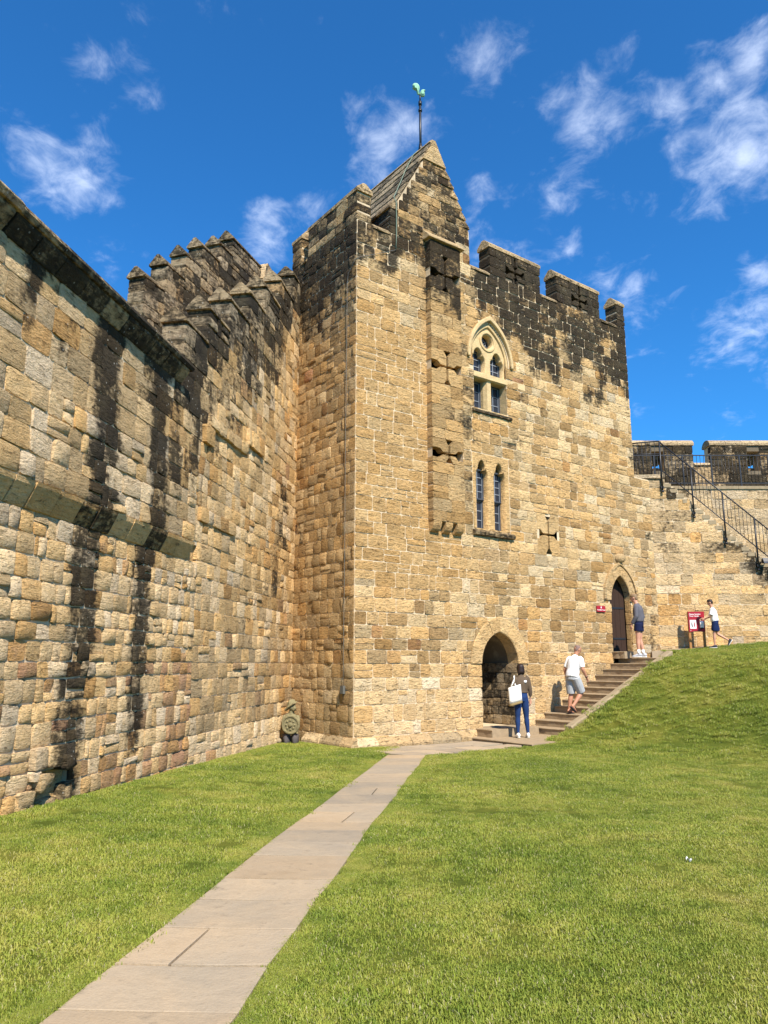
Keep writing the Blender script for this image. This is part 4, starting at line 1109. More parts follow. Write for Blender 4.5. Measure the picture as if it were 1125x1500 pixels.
def soot_wall(u, v):
    t = 24-u; s = .08+.15*fbm(u*.8, v*.9)
    for (c, w, a, b, k) in STREAKS:
        ww = w*(1+.28*fbm(v*.6, c))
        d = abs(t-c-.16*fbm(v*.7, c+3))/ww
        if d < 1.5: s += .62*k*sstep(1.4, .55, d)*sstep(a-.35, a+.3, v)*sstep(b+.2, b-.1, v)
    if v > 4.2 and t > 6.4: s += .46*sstep(4.4, 6.0, v)*sstep(.0, .5, fbm(u*2.1, v*.15)+.4*fbm(u*.6, 3)); s += .2*sstep(5.6, 6.1, v)
    if t < 7.2:
        top = float(np.interp(t, [-.5, .67, 7.08], [12.0, 11.4, 7.1])); s += .66*sstep(3.2, .9, top-v+.9*fbm(u*.8, v*.5))
    return s
def col_wall(u, v, rng):
    t = 24-u; g = .30+.14*fbm(u*.5, v*.6)+rng.gauss(0, .16); r = rng.random(); a = max(0, rng.gauss(.03, .12))
    if t > 6.2 and v < 3.2: g = rng.gauss(.29, .17); r = .25+.75*r
    if 6.2 < t < 7.3 and -.2 < v < 1.7 and rng.random() < .6: g = rng.uniform(.78, .98)
    elif v < 1.6 and t > 6.2 and rng.random() < .13: g = rng.uniform(.78, .95)
    if t < 6.2: g += .10; a *= .5
    if t < 6.2 and .5 < v < 2.2 and rng.random() < .5: a = rng.uniform(.2, .5); r *= .6
    if t < 6.2 and v < .5: g = rng.gauss(.2, .08); r = rng.uniform(.6, 1)
    if v > 3.6 and t > 6.4: g = rng.gauss(.32, .17); a = max(a, rng.uniform(-.1, .2))
    if rng.random() < .05: g = rng.uniform(.65, .85)
    return (r, min(1, max(0, g)), 0, min(1, a))
def top_wall(v):
    """largest distance t from the tower at which the stair wall still stands at height v"""
    p = None
    for (t, z) in FRONT_ROW:
        if z-.8 >= v: p = t
    return max([t for t, z in FRONT_ROW if z-.9 >= v-.004] or [-9])
rngW = random.Random(202)
pileW = Pile()
def seg_spans(t0, t1): return lambda v: [(24-t1, 24-t0)]
CW1 = make_courses(-.5, 3.295, .185, .275, rngW)
big = lambda u, v: 1.0
def protW(u, v):
    t = 24-u
    e = .03*max(0, fbm(u*.9, v*1.1+5))
    if 9.9 < t < 10.5 and .35 < v < .62: e += .09
    return e
hole_r = lambda v: (24-10.35, 24-9.7) if -.1 < v < .42 else None
lay(FW, CW1, seg_spans(6.15, 13), [hole_r], (.15, .40), rngW, pileW, col_wall, soot_wall, (.018, .042), .009, .08, .016, .012, .12, .15, protfn=protW)
lay(FW, make_courses(-.5, 3.295, .26, .36, rngW), seg_spans(13, 19), [], (.3, .5), rngW, pileW, col_wall, soot_wall, (.018, .042), .009, .08, .016, .012, .10, .15)
# broken footing stones round the hole
for (t, v, w, h, pr) in ((10.25, .30, .32, .20, .13), (9.86, .47, .28, .2, .17), (10.55, .16, .26, .2, .07), (9.75, .12, .22, .26, .07), (10.1, .02, .28, .2, .03)):
    mb = stone(FW, 24-t-w/2, 24-t+w/2, v-h/2, v+h/2, rngW, pr, .022, .1, .02, (rngW.random(), .3, 0, .1), soot_wall, .03, 4, 3, .25); pileW.add(mb, FW.pt(24-t, v), w*2, h*2, FW.N)
# squared courses nearer the tower, from the ground up to the stair parapet
CW2 = forced_courses([-.5]+[z-.9 for t, z in FRONT_ROW[:-1]], .30, rngW)
def protL(u, v):
    t = 24-u; z = float(np.interp(t, [2.8, 6.2], [6.26, 5.72]))
    e = .02*max(0, fbm(u*.8, v*.9))
    if 2.9 < t < 6.1 and abs(v-z) < .15: e += .065
    if 4.3 < t < 6.4 and abs(v-4.2) < .15: e += .04
    return e
def sp_far(v):
    t = min(top_wall(v), 6.15 if v < 3.6 else 6.62 if v < 6.05 else 99)
    return [(24-t, 24.0)] if t > .1 else []
lay(FW, CW2, sp_far, [], (.24, .5), rngW, pileW, col_wall, soot_wall, (.012, .034), .008, .07, .013, .009, .12, .14, protfn=protL)
# upper face, carried forward on the corbel course
lay(FW, make_courses(3.59, 4.7, .24, .34, rngW)+[], seg_spans(6.62, 14), [], (.26, .52), rngW, pileW, col_wall, soot_wall, (.016, .044), .012, .08, .015, .010, .12, .16, p0=.14)
lay(FW, make_courses(4.7, 6.06, .30, .40, rngW), seg_spans(6.62, 14), [], (.34, .66), rngW, pileW, col_wall, soot_wall, (.010, .024), .008, .08, .012, .008, .03, .16, p0=.14)
lay(FW, make_courses(3.59, 6.06, .32, .42, rngW), seg_spans(14, 19), [], (.4, .66), rngW, pileW, col_wall, soot_wall, (.010, .03), .010, .08, .012, .008, .03, .16, p0=.14)
pileW.finish(WALL, M_WALL, 'stone', 295, 'stonework')
mb = MB()
core(FW, mb, -.6, 3.3, seg_spans(6.15, 28), [hole_r], .1, 0, soot=soot_wall)
core(FW, mb, -.6, 11.6, sp_far, [], .1, 0, soot=soot_wall)
core(FW, mb, 3.586, 6.45, lambda v: [(-4, 17.38 if v < 6.06 else 16.5)], [], .1, .138, soot=soot_wall)
rec_box(FW, mb, 24-10.35, 24-9.7, -.4, .42, 0, -.35, (.4, .4, .5, .2))
# end of the projecting face, wall top
mb.add([FW.pt(17.38, 3.586, .14), FW.pt(17.38, 3.586, -.1), FW.pt(17.38, 6.06, -.1), FW.pt(17.38, 6.06, .14)], [(0, 1, 2, 3)])
mb.build('mortar_bed', M_MORTAR, WALL, fix=False)
mb = MB()                                   # body of the wall behind the faces
FW.box(mb, -4, 17.0, -.6, 6.3, -2.5, -.06); FW.box(mb, 17.0, 24, -.6, 6.6, -2.5, -.06)
for i, (t, z) in enumerate(FRONT_ROW[:-1]):
    FW.box(mb, 24-t, 24-FRONT_ROW[i+1][0]-.002, 6.5, z-.9, -.5, -.06)
    FW.box(mb, 24-t, 24-FRONT_ROW[i+1][0]-.002, 6.9, z-1.25, -1.95, -.502)
mb.build('wall_body', M_WALL, WALL)
rngC = random.Random(303)
def soot_cap(u, v): return .70+.25*fbm(u*1.2, v*1.3)
def gabled(face, parent, t0, t1, ztop, height, thick, depth_off, rng, soot=soot_cap):
    """one step of the parapet: coursed block with a gabled coping running along the wall"""
    u0, u1 = 24-t0, 24-t1; ze = ztop-.27
    f = Face(face.pt(0, 0, depth_off)[:2], face.U)
    mb = MB(); f.box(mb, u0+.015, u1, ze-height, ze-.005, -thick+.015, -.015, (.3, .4, .66, .5))
    o = mb.build('merlon', M_WALL, parent); pl_ = Pile()
    lay(f, make_courses(ze-height, ze, .24, .34, rng), lambda v: [(u0, u1)], [], (.36, .62), rng, pl_, lambda u, v, r: (r.random()*.8, min(1, max(0, r.gauss(.36, .15))), 0, r.uniform(.4, .85)), soot, (.012, .03), .012, thick, .016, .01, .05, .26)
    for sz, m in pl_.l: m.build('stone', M_WALL, o, fix=False)
    n = max(1, int(round((u1-u0)/.6)))
    for k in range(n):
        a, b = u0-.05+(u1-u0+.05)*k/n, u0-.05+(u1-u0+.05)*(k+1)/n-.006
        mb = MB(); a_, b_, mid = -thick-.025, .045, -thick/2; dz = rng.uniform(-.01, .01)
        pr = [f.pt(a, ze+.004, a_), f.pt(a, ze+.004, b_), f.pt(a, ze+.05, b_), f.pt(a, ztop+dz, mid+.03), f.pt(a, ztop+dz, mid-.03), f.pt(a, ze+.05, a_)]
        mb.prism(pr, f.pt(a, 0, 0), f.pt(b, 0, 0), (rng.random()*.6, .35, .55+rng.uniform(-.18, .15), rng.uniform(.4, .7))); mb.build('coping_stone', M_WALL, o)
for i, (t, z) in enumerate(FRONT_ROW[:-1]): gabled(FW, WALL, t, max(.02, FRONT_ROW[i+1][0]) if i < 6 else -.0, z, .63, .42, 0, rngC)
for i, (t, z) in enumerate(BACK_ROW[:-1]): gabled(FBK, WALL, t, BACK_ROW[i+1][0], z, 2.3, .40, .20, rngC)
mb = MB()
for i, (t, z) in enumerate(BACK_ROW[:-1]): FBK.box(mb, 24-t+.02, 24-BACK_ROW[i+1][0]-.002, 6.5, z-2.5, -.22, .2)
FBK.box(mb, 25.66, 28, 6.5, 12.55, -.22, .2); FW.box(mb, 24.05, 26, 6.5, 10.8, -1.9, -.3); mb.build('stair_wall', M_WALL, WALL)
bk = Face(FBK.pt(0, 0, .23)[:2], BU); bp_ = Pile()
lay(bk, make_courses(11.0, 12.6, .25, .33, rngC), lambda v: [(25.66, 28)], [], (.35, .6), rngC, bp_, lambda u, v, r: (r.random(), .3, 0, .3), soot_cap, (.015, .035), .012, .46, .016, .01, .05, .26)
for sz, m in bp_.l: m.build('stair_head_stone', M_WALL, WALL, fix=False)
mb = stone(bk, 25.68, 26.25, 12.6, 13.2, rngC, .08, .05, .4, .01, (.8, .15, .05, .1), None, .05, 4, 3, .6); mb.build('broken_merlon', M_WALL, WALL, fix=False)
# chamfered corbel course and cornice
def corbels():
    rng = random.Random(404); u = 24-15.0
    while u < 17.38-.1:
        w = min(rng.uniform(.34, .62), 17.4-u)
        if 17.4-u-w < .2: w = 17.4-u
        k = rng.uniform(-.012, .012); mb = MB()
        mb.prism([FW.pt(u+.009, 3.29, 0), FW.pt(u+.009, 3.30, .03+k), FW.pt(u+.009, 3.53+k, .15+k), FW.pt(u+.009, 3.582, .165+k), FW.pt(u+.009, 3.582, .0)], FW.pt(u+.009, 0, 0), FW.pt(u+w-.009, 0, 0), (rng.uniform(.75, 1), rng.uniform(.4, .6), min(.85, max(0, soot_wall(u+w/2, 3.4)*.8+rng.uniform(0, .1))), rng.uniform(0, .1)))
        mb.build('corbel_stone', M_WALL, WALL); u += w
    u = 24-15.0
    while u < 16.5-.1:
        w = min(rng.uniform(.38, .60), 16.52-u)
        if 16.52-u-w < .25: w = 16.52-u
        k = rng.uniform(-.012, .012); mb = MB(); s_ = rng.uniform(.4, .95); g = rng.choice((.006, .012, .03))
        mb.prism([FW.pt(u+g, 6.05, .14), FW.pt(u+g, 6.05, .17), FW.pt(u+g, 6.22, .30+k), FW.pt(u+g, 6.27, .31+k), FW.pt(u+g, 6.27, .14)], FW.pt(u+g, 0, 0), FW.pt(u+w-g, 0, 0), (rng.random()*.7, rng.uniform(.3, .5), s_, rng.uniform(.2, .5)))
        mb.build('cornice_stone', M_WALL, WALL); u += w
    u = 24-15.0
    while u < 16.58-.1:
        w = min(rng.uniform(.6, 1.0), 16.6-u)
        if 16.6-u-w < .3: w = 16.6-u
        k = rng.uniform(-.012, .015); mb = MB(); 
        mb.prism([FW.pt(u+.004, 6.275, -.3), FW.pt(u+.004, 6.275, .34+k), FW.pt(u+.004, 6.33+k, .37+k), FW.pt(u+.004, 6.39+k, .34), FW.pt(u+.004, 6.50+k, .1), FW.pt(u+.004, 6.50+k, -.3)], FW.pt(u+.004, 0, 0), FW.pt(u+w-.004, 0, 0), (rng.random()*.6, .35, .72+rng.uniform(-.2, .2), rng.uniform(.4, .7)))
        mb.build('coping_stone', M_WALL, WALL); u += w
corbels()

# ---------------------------------------------------------------- wall, stair and parapet on the right
RW = empty('stair_wall', (12, 24.2, 2.2), 'pale ashlar wall on the right carrying an outside stair up to a walkway', 'wall')
def soot_r(u, v):
    s = .06+.14*fbm(u*.7+3, v*.9)
    s += .42*sstep(.7, .1, abs(u-3.4-.3*fbm(v, 2)))*sstep(2.6, 4.6, v)+.16*sstep(3, 5, v)+.22*sstep(.5, .1, abs(u-.5))*sstep(2.2, 4, v)
    s += .26*sstep(1.3, .1, 7.35-.885*max(0, u-.45)-v)
    return s
def col_r(u, v, rng):
    g = rng.gauss(.36, .13); a = max(0, rng.gauss(.25, .2))
    if v < 4.0: g = rng.gauss(.44, .15); a *= .3
    if u > 3 and v > 4: a += .25
    return (rng.uniform(.15, 1), min(1, max(0, g)), 0, min(1, a))
def flank_top(u): return 7.40 if u < .45 else 7.40-.885*(u-.45)
def sp_r(v): return [(0, .45+(7.40-v)/.885)] if v < 7.38 else []
rngR = random.Random(505); pr_ = Pile()
lay(FR, make_courses(1.5, 7.38, .26, .38, rngR), sp_r, [], (.34, .8), rngR, pr_, col_r, soot_r, (.008, .02), .008, .06, .012, .008, .06, .16)
def col_b(u, v, rng): return (rng.uniform(.2, .9), min(1, max(0, rng.gauss(.28, .1))), 0, rng.uniform(.15, .5))
def soot_b(u, v): return .14+.16*fbm(u*.8, v)+.25*sstep(6.6, 7.3, v)
lay(FB, make_courses(1.8, 7.28, .26, .36, rngR), lambda v: [(1.4, 12)], [], (.34, .7), rngR, pr_, col_b, soot_b, (.008, .02), .008, .06, .012, .008, .06, .16)
pr_.finish(RW, M_WALL, 'stone', 260, 'stonework')
mb = MB(); core(FR, mb, 1.2, 7.38, sp_r, [], .12, 0, soot=soot_r); core(FB, mb, 1.0, 7.3, lambda v: [(1.4, 14)], [], .5, 0, soot=soot_b)
mb.add([FR.pt(0, 7.385, 0), FR.pt(.45, 7.385, 0), FR.pt(.45, 7.385, -1.05), FR.pt(-1, 7.385, -1.05)], [(0, 1, 2, 3)])
mb.build('mortar_bed', M_MORTAR, RW, fix=False)
q = MB(); q.add([FB.pt(-.5, 7.30, 0), FB.pt(14, 7.30, 0), FB.pt(14, 7.30, -1.5), FB.pt(-.5, 7.30, -1.5)], [(0, 1, 2, 3)]); q.build('walkway', M_STEP, RW, fix=False)
for k in range(12):
    q = MB(); a = -.2+k*1.0; FB.box(q, a+.004, a+.996, 7.30, 7.40, -.6, .05, (.5, .4, .2, .3)); q.build('walkway_edge_stone', M_KERB, RW)
for k in range(30):                         # the stair treads
    z = 7.40-.17*(k+1); u = .45+.192*k; q = MB(); FR.box(q, u, u+.24, z-.12, z, -1.06, .02, (.5, .4, .3, .3)); q.build('tread', M_KERB, RW)
q = MB(); FR.box(q, -.62, .44, 7.40, 7.52, -1.06, .06, (.5, .1, .2, .5)); q.build('landing_stone', M_WALL, RW)
def soot_p(u, v): return .84+.24*fbm(u*1.0+8, v*1.1)
def emb_merlon(u0, u1, wins):
    """parapet length with square embrasures closed on the outside by cross loops"""
    mb = MB(); z0, z1 = 7.3, 9.22; rng = random.Random(int(u0*100))
    hs = [(lambda v, w=w: (w, w+.44) if 8.30 < v < 9.02 else None) for w in wins]
    core(FP, mb, z0, z1, lambda v: [(u0+.02, u1-.02)], hs, .04, -.01, soot=soot_p)
    Fb = Face(FP.pt(0, 0, -.55)[:2], (1, 0)); core(Fb, mb, z0, z1, lambda v: [(u0+.02, u1-.02)], hs, .04)
    for u in (u0+.02, u1-.02): mb.add([FP.pt(u, z0, -.55), FP.pt(u, z0, -.01), FP.pt(u, z1, -.01), FP.pt(u, z1, -.55)], [(0, 1, 2, 3)])
    for w in wins:
        a = [FP.pt(w, 8.3, -.01), FP.pt(w+.44, 8.3, -.01), FP.pt(w+.44, 9.02, -.01), FP.pt(w, 9.02, -.01)]; b = [(x, y-(-.54), z) for x, y, z in a]
        mb.add(a+b, [(i, (i+1) % 4, 4+(i+1) % 4, 4+i) for i in range(4)], (.4, .4, .6, .2))
    o = mb.build('merlon', M_MORTAR, RW, fix=False); pl_ = Pile()
    lay(FP, make_courses(z0, z1, .24, .32, rng), lambda v: [(u0, u1)], hs, (.34, .7), rng, pl_, lambda u, v, r: (r.random()*.8, min(1, max(0, r.gauss(.35, .12))), 0, r.uniform(.15, .4)), soot_p, (.012, .03), .012, .2, .014, .008, .05, .2)
    for sz, m in pl_.l: m.build('stone', M_WALL, o, fix=False)
    for w in wins:
        for q in cross_quads(w+.13, 8.56, .30, .5, .3, .10, .06, w-.2, w+.5, 8.2, 9.1):
            m = MB(); extrude_poly(FP, m, q, -.60, -.42, (.4, .4, .62, .2)); m.build('loop_stone', M_WALL, o)
    n = int((u1-u0)/.55)
    for k in range(n):
        a, b = u0-.04+(u1-u0+.08)*k/n+.005, u0-.04+(u1-u0+.08)*(k+1)/n-.005
        m = MB(); prf = [FP.pt(a, z1+.01, .05), FP.pt(a, z1+.09, .06)]+[FP.pt(a, z1+.09+.17*math.sin(x), -.27+.30*math.cos(x)) for x in (.35, .8, 1.3, 1.85, 2.4, 2.8)]+[FP.pt(a, z1+.09, -.61), FP.pt(a, z1+.01, -.60)]
        m.prism(prf, FP.pt(a, 0, 0), FP.pt(b, 0, 0), (rng.random(), .3, .34+rng.uniform(-.12, .1), .5)); m.build('coping_stone', M_WALL, o)
emb_merlon(1.0, 5.0, [3.52]); emb_merlon(5.62, 12, [6.92, 10.0])
mb = MB(); FP.box(mb, 4.98, 5.64, 7.3, 8.5, -.55, -.01, (.5, .4, .5, .3)); mb.build('crenel', M_WALL, RW)
mb = MB(); mb.prism([FP.pt(5.01, 8.505, -.58), FP.pt(5.01, 8.505, .04), FP.pt(5.01, 8.55, .04), FP.pt(5.01, 8.62, -.1), FP.pt(5.01, 8.62, -.58)], (5.01, 0, 0), (5.61, 0, 0), (.6, .2, .2, .4)); mb.build('crenel_sill', M_WALL, RW)

# ---- iron railings
def railing_walk():
    r = empty('railing', (11, 24.8, 7.4), 'black iron railing along the edge of the walkway below the parapet', 'railing')
    x0, x1, y, z0 = 7.75, 14.5, 24.83, 7.40
    for z in (z0+1.06, z0+.10):
        m = MB(); m.box(((x0+x1)/2, y, z), x1-x0, .035, .03); m.build('rail', M_IRON, r)
    x = x0+.35; k = 0
    while x < x1:
        m = MB(); m.box((x, y, z0+.54), .042, .042, 1.08); m.build('post', M_IRON, r)
        for j in range(1, 8):
            b = x+j*.955/8
            m = MB(); m.tube([(b, y, z0+.1), (b, y, z0+1.05)], .0085, 6); m.build('baluster', M_IRON, r)
        x += .955
railing_walk()
def railing_stair():
    r = empty('railing', (10.5, 23.7, 6), 'black iron handrail sloping down the outside stair', 'railing')
    y = 23.69; x0, zt, sl = 8.82, 8.62, .885
    L = 5.6
    zr = lambda x: zt-sl*(x-x0)
    for dz, w in ((0, .022), (-.93, .018)):
        m = MB(); m.tube([(x0, y, zt+dz), (x0+L, y, zr(x0+L)+dz)], w, 8); m.build('rail', M_IRON, r)
    m = MB(); m.tube([(7.85, y+.35, zt), (x0, y, zt)], .022, 8); m.build('rail', M_IRON, r)
    m = MB(); m.tube([(7.85, y+.35, zt-.35), (x0, y, zt-.42)], .014, 8); m.build('rail', M_IRON, r)
    for k in range(1, 8):
        x = 7.85+k*(x0-7.85)/8; m = MB(); m.tube([(x, y+.35*(x0-x)/.97, zt-1.1), (x, y+.35*(x0-x)/.97, zt)], .009, 6); m.build('baluster', M_IRON, r)
    for i in range(7):
        x = x0+.03+i*.94
        if x > x0+L: break
        m = MB(); m.tube([(x, y, zr(x)-1.62), (x, y, zr(x))], .028, 8); m.tube([(x, y, zr(x)-1.66), (x, y, zr(x)-1.60)], .042, 8); p = m.build('post', M_IRON, r)
        m = MB(); m.box((x, y+.03, zr(x)-1.5), .09, .1, .07); m.build('bracket', M_IRON, p)
        for j in range(1, 8):
            b = x+j*.94/8; m = MB(); m.tube([(b, y, zr(b)-.92), (b, y, zr(b))], .0085, 6); m.build('baluster', M_IRON, r)
railing_stair()
def floodlight(x, z, label):
    f = empty('floodlight', (x, 23.55, z), label, 'floodlight', 'floodlights on the stair wall')
    m = MB(); m.box((x, 23.55, z), .17, .12, .13, (Vector((1, 0, 0)), Vector((0, .9, -.43)), Vector((0, .43, .9)))); m.build('housing', M_IRON, f)
    m = MB(); m.tube([(x-.07, 23.6, z), (x-.07, 23.72, z-.05), (x-.07, 23.77, z-.05)], .013, 6); m.tube([(x+.07, 23.6, z), (x+.07, 23.72, z-.05), (x+.07, 23.77, z-.05)], .013, 6); m.build('bracket', M_IRON, f)
    m = MB(); m.box((x, 23.48, z-.035), .17, .02, .12, (Vector((1, 0, 0)), Vector((0, .9, -.43)), Vector((0, .43, .9)))); m.build('lens', M_GLASS, f)
floodlight(11.82, 4.73, 'black floodlight on the stair wall, the one nearer the tower'); floodlight(12.14, 4.62, 'black floodlight on the stair wall, the one farther from the tower')

# ---------------------------------------------------------------- cable, vane, statue, signs
def cable():
    o = empty('lightning_conductor', FT.pt(0, 0, .1), 'thin lightning conductor strap running down the gable and the tower corner', 'cable')
    m = MB(); roof = lambda f, p: FT.pt(2.5-(1.30*f+.09), 15.56-2.36*f+.10, p)
    m.tube([FT.pt(2.5, 15.68, -.62), roof(.1, -.6), roof(.4, -.45), roof(.7, -.2), roof(.98, .0), FT.pt(1.17, 13.22, .05), FT.pt(1.17, 12.9, .06), FT.pt(1.17, 12.2, .06), FT.pt(1.16, 11.85, .05)], .011, 6); m.build('strap', M_CABLEG, o)
    m = MB(); m.tube([FT.pt(1.16, 11.85, .05), FT.pt(.8, 11.65, .05), FT.pt(.4, 11.45, .045), FT.pt(.05, 11.28, .05), FT.pt(-.05, 11.2, -.02), FL.pt(LS-.1, 11.12, .045), FL.pt(LS-.3, 10.95, .045), FL.pt(LS-.34, 10.7, .045)]+[FL.pt(LS-.34+.006*math.sin(k), 10.4-k*.8, .045) for k in range(13)], .007, 6); m.build('wire', M_CABLE, o)
    m = MB(); FL.box(m, LS-.40, LS-.28, .95, 1.12, .03, .09); m.build('clamp_box', M_CABLE, o)
cable()
def vane():
    bx, by, bz = FT.pt(2.5, 15.55, -.55); o = empty('weather_vane', (bx, by, bz), 'green copper weather vane on a black pole at the gable ridge', 'weather vane')
    m = MB(); m.tube([(bx, by, bz-.05), (bx, by, bz+1.55)], .034, 8); m.tube([(bx, by, bz), (bx, by, bz+.28)], [.075, .04], 8); m.build('pole', M_IRON, o)
    m = MB(); m.tube([(bx, by, bz+1.5), (bx, by, bz+1.62)], .05, 8); m.tube([(bx, by, bz+1.3), (bx, by, bz+1.36)], .055, 8); m.tube([(bx, by, bz+1.6), (bx, by, bz+1.9)], .022, 8); m.build('spindle', M_IRON, o)
    A = [(190, 240), (197, 212), (222, 190), (250, 180), (285, 184), (312, 207), (334, 250), (339, 300), (328, 340), (322, 372), (334, 404), (338, 437), (300, 437), (292, 385), (280, 345), (245, 325), (205, 316), (188, 298), (215, 285), (200, 262)]
    B = [(345, 440), (348, 400), (360, 352), (385, 325), (420, 312), (458, 328), (434, 346), (442, 400), (446, 442), (424, 472), (385, 477), (358, 462)]
    F = Face((bx, by-.02), (.97, .12)); S = .00138; rr = random.Random(2)
    for nm, P in (('vane_head', A), ('vane_tail', B)):
        m = MB(); poly = [((x-345)*S, bz+1.66+(548-y)*S+.02-.0) for x, y in P][::-1]
        n = len(poly); cx = sum(p[0] for p in poly)/n; cz = sum(p[1] for p in poly)/n
        vs = [F.pt(x, y, .012) for x, y in poly]+[F.pt(x, y, -.03) for x, y in poly]+[F.pt(cx+(x-cx)*.55, cz+(y-cz)*.55, .05) for x, y in poly]+[F.pt(cx+(x-cx)*.55, cz+(y-cz)*.55, -.07) for x, y in poly]
        fs = [tuple(range(2*n, 3*n)), tuple(range(4*n-1, 3*n-1, -1))]
        for i in range(n):
            j = (i+1) % n; fs += [(i, n+i, n+j, j), (i, j, 2*n+j, 2*n+i), (n+j, n+i, 3*n+i, 3*n+j)]
        m.add(vs, fs); m.build(nm, M_VERD, o)
vane()
def plaque():
    u, v = 8.55, 3.14; o = empty('wall_sign', FT.pt(u, v, .03), 'small dark red name plate on the tower left of the upper door', 'sign')
    m = MB(); FT.box(m, u-.19, u+.19, v-.085, v+.085, .028, .048); m.build('panel', M_RED, o)
    text('Constable\'s Tower', FT, u, v-.045, .0495, .046, o); m = MB(); FT.box(m, u-.018, u+.018, v+.022, v+.066, .0485, .0505); FT.box(m, u-.028, u+.028, v+.018, v+.025, .0485, .0505); m.build('emblem', M_WHITE, o)
def text(s, face, u, v, p, size, parent, mat=None, align='CENTER', name='lettering'):
    cu = bpy.data.curves.new(name, 'FONT'); cu.body = s; cu.size = size; cu.align_x = align; cu.extrude = .0006; cu.space_line = 1.0; cu.offset = size*.018
    t = bpy.data.objects.new('tmp', cu); C.objects.link(t); dg = bpy.context.evaluated_depsgraph_get(); dg.update()
    m = bpy.data.meshes.new_from_object(t.evaluated_get(dg)); bpy.data.objects.remove(t); bpy.data.curves.remove(cu)
    loc = WL[parent.name]; m.transform(Matrix.Translation(-Vector(loc)) @ face.mat(u, v, p)); m.materials.clear(); m.materials.append(mat or M_WHITE); m.name = name
    return fin(bpy.data.objects.new(name, m), parent, loc)
plaque()
def notice():
    F = Face((9.20, 23.30), (.985, -.17)); z = ground(9.4, 23.2)
    o = empty('notice_board', F.pt(.23, z, 0), 'red hand sanitising notice on two timber posts against the wall', 'sign')
    for u in (.02, .43):
        m = MB(); F.box(m, u-.03, u+.03, z-.25, 3.15, -.11, -.012); m.build('post', M_POST, o)
    m = MB(); F.box(m, .0, .46, 2.54, 3.14, -.011, .008); p = m.build('panel', M_RED, o)
    text('Please Sanitise\nYour Hands', F, .03, 3.045, .009, .056, o, align='LEFT')
    m = MB(); F.box(m, .035, .215, 2.63, 2.89, .0085, .0105); m.build('picture_panel', M_WHITE, o)
    hand = [(0, 0), (.02, .0), (.035, .035), (.04, .09), (.03, .14), (.018, .165), (.012, .13), (.01, .08)]
    for s in (-1, 1):
        m = MB(); P = [(.125+s*(.012+x), 2.68+y) for x, y in hand]; extrude_poly(F, m, P if s > 0 else P[::-1], .0106, .012, (.5, .5, 0, 0)); m.build('hand_symbol', M_RED if s > 0 else M_INK, o)
    m = MB(); F.box(m, .04, .05, 2.565, 2.59, .0085, .0105); m.build('corner_mark', M_WHITE, o)
    d = empty('sanitiser_dispenser', F.pt(.36, 2.74, .05), 'white hand sanitiser dispenser fixed to the red notice board', 'dispenser')
    m = MB(); m.prism([F.pt(.31, 2.66, .009), F.pt(.31, 2.66, .09), F.pt(.31, 2.80, .10), F.pt(.31, 2.86, .06), F.pt(.31, 2.86, .009)], F.pt(.31, 0, 0), F.pt(.41, 0, 0)); m.build('housing', M_WHITE, d)
    m = MB(); F.box(m, .325, .395, 2.62, 2.66, .02, .08); m.build('nozzle', M_INK, d)
notice()
def scrap():
    x, y = 2.51, 6.73; z = ground(x, y); rng = random.Random(4)
    m = MB(); n = 6; vs = []
    for j in range(4):
        for i in range(n): vs.append((x+(i-2.5)*.009+rng.uniform(-.003, .003), y+(j-1.5)*.009, z+.022+.012*math.sin(i*1.3)+.01*math.cos(j*2)+rng.uniform(-.003, .003)))
    m.add(vs, [(j*n+i, j*n+i+1, (j+1)*n+i+1, (j+1)*n+i) for j in range(3) for i in range(n-1)]); o = m.build('paper_scrap', M_WHITE, None, (x, y, z)); tag(o, 'scrap of white paper lying on the right-hand lawn', 'litter')
scrap()
# ---------------------------------------------------------------- figures
def remeshed(mb, name, voxel, mat, parent, smooth=3, loc=None):
    """fuse the lofted pieces of a body or garment into one continuous skin"""
    m = mb.mesh('tmp'); t = bpy.data.objects.new('tmp', m); C.objects.link(t)
    r = t.modifiers.new('r', 'REMESH'); r.mode = 'VOXEL'; r.voxel_size = voxel; r.use_smooth_shade = True
    s = t.modifiers.new('s', 'SMOOTH'); s.factor = .5; s.iterations = smooth
    dg = bpy.context.evaluated_depsgraph_get(); dg.update()
    q = bpy.data.meshes.new_from_object(t.evaluated_get(dg)); bpy.data.objects.remove(t); bpy.data.meshes.remove(m)
    loc = WL[parent.name] if parent is not None else (loc or (0, 0, 0))
    q.transform(Matrix.Translation(-Vector(loc))); q.name = name; q.materials.clear(); q.materials.append(mat)
    q.polygons.foreach_set('use_smooth', [True]*len(q.polygons)); q.update()
    return fin(bpy.data.objects.new(name, q), parent, loc)
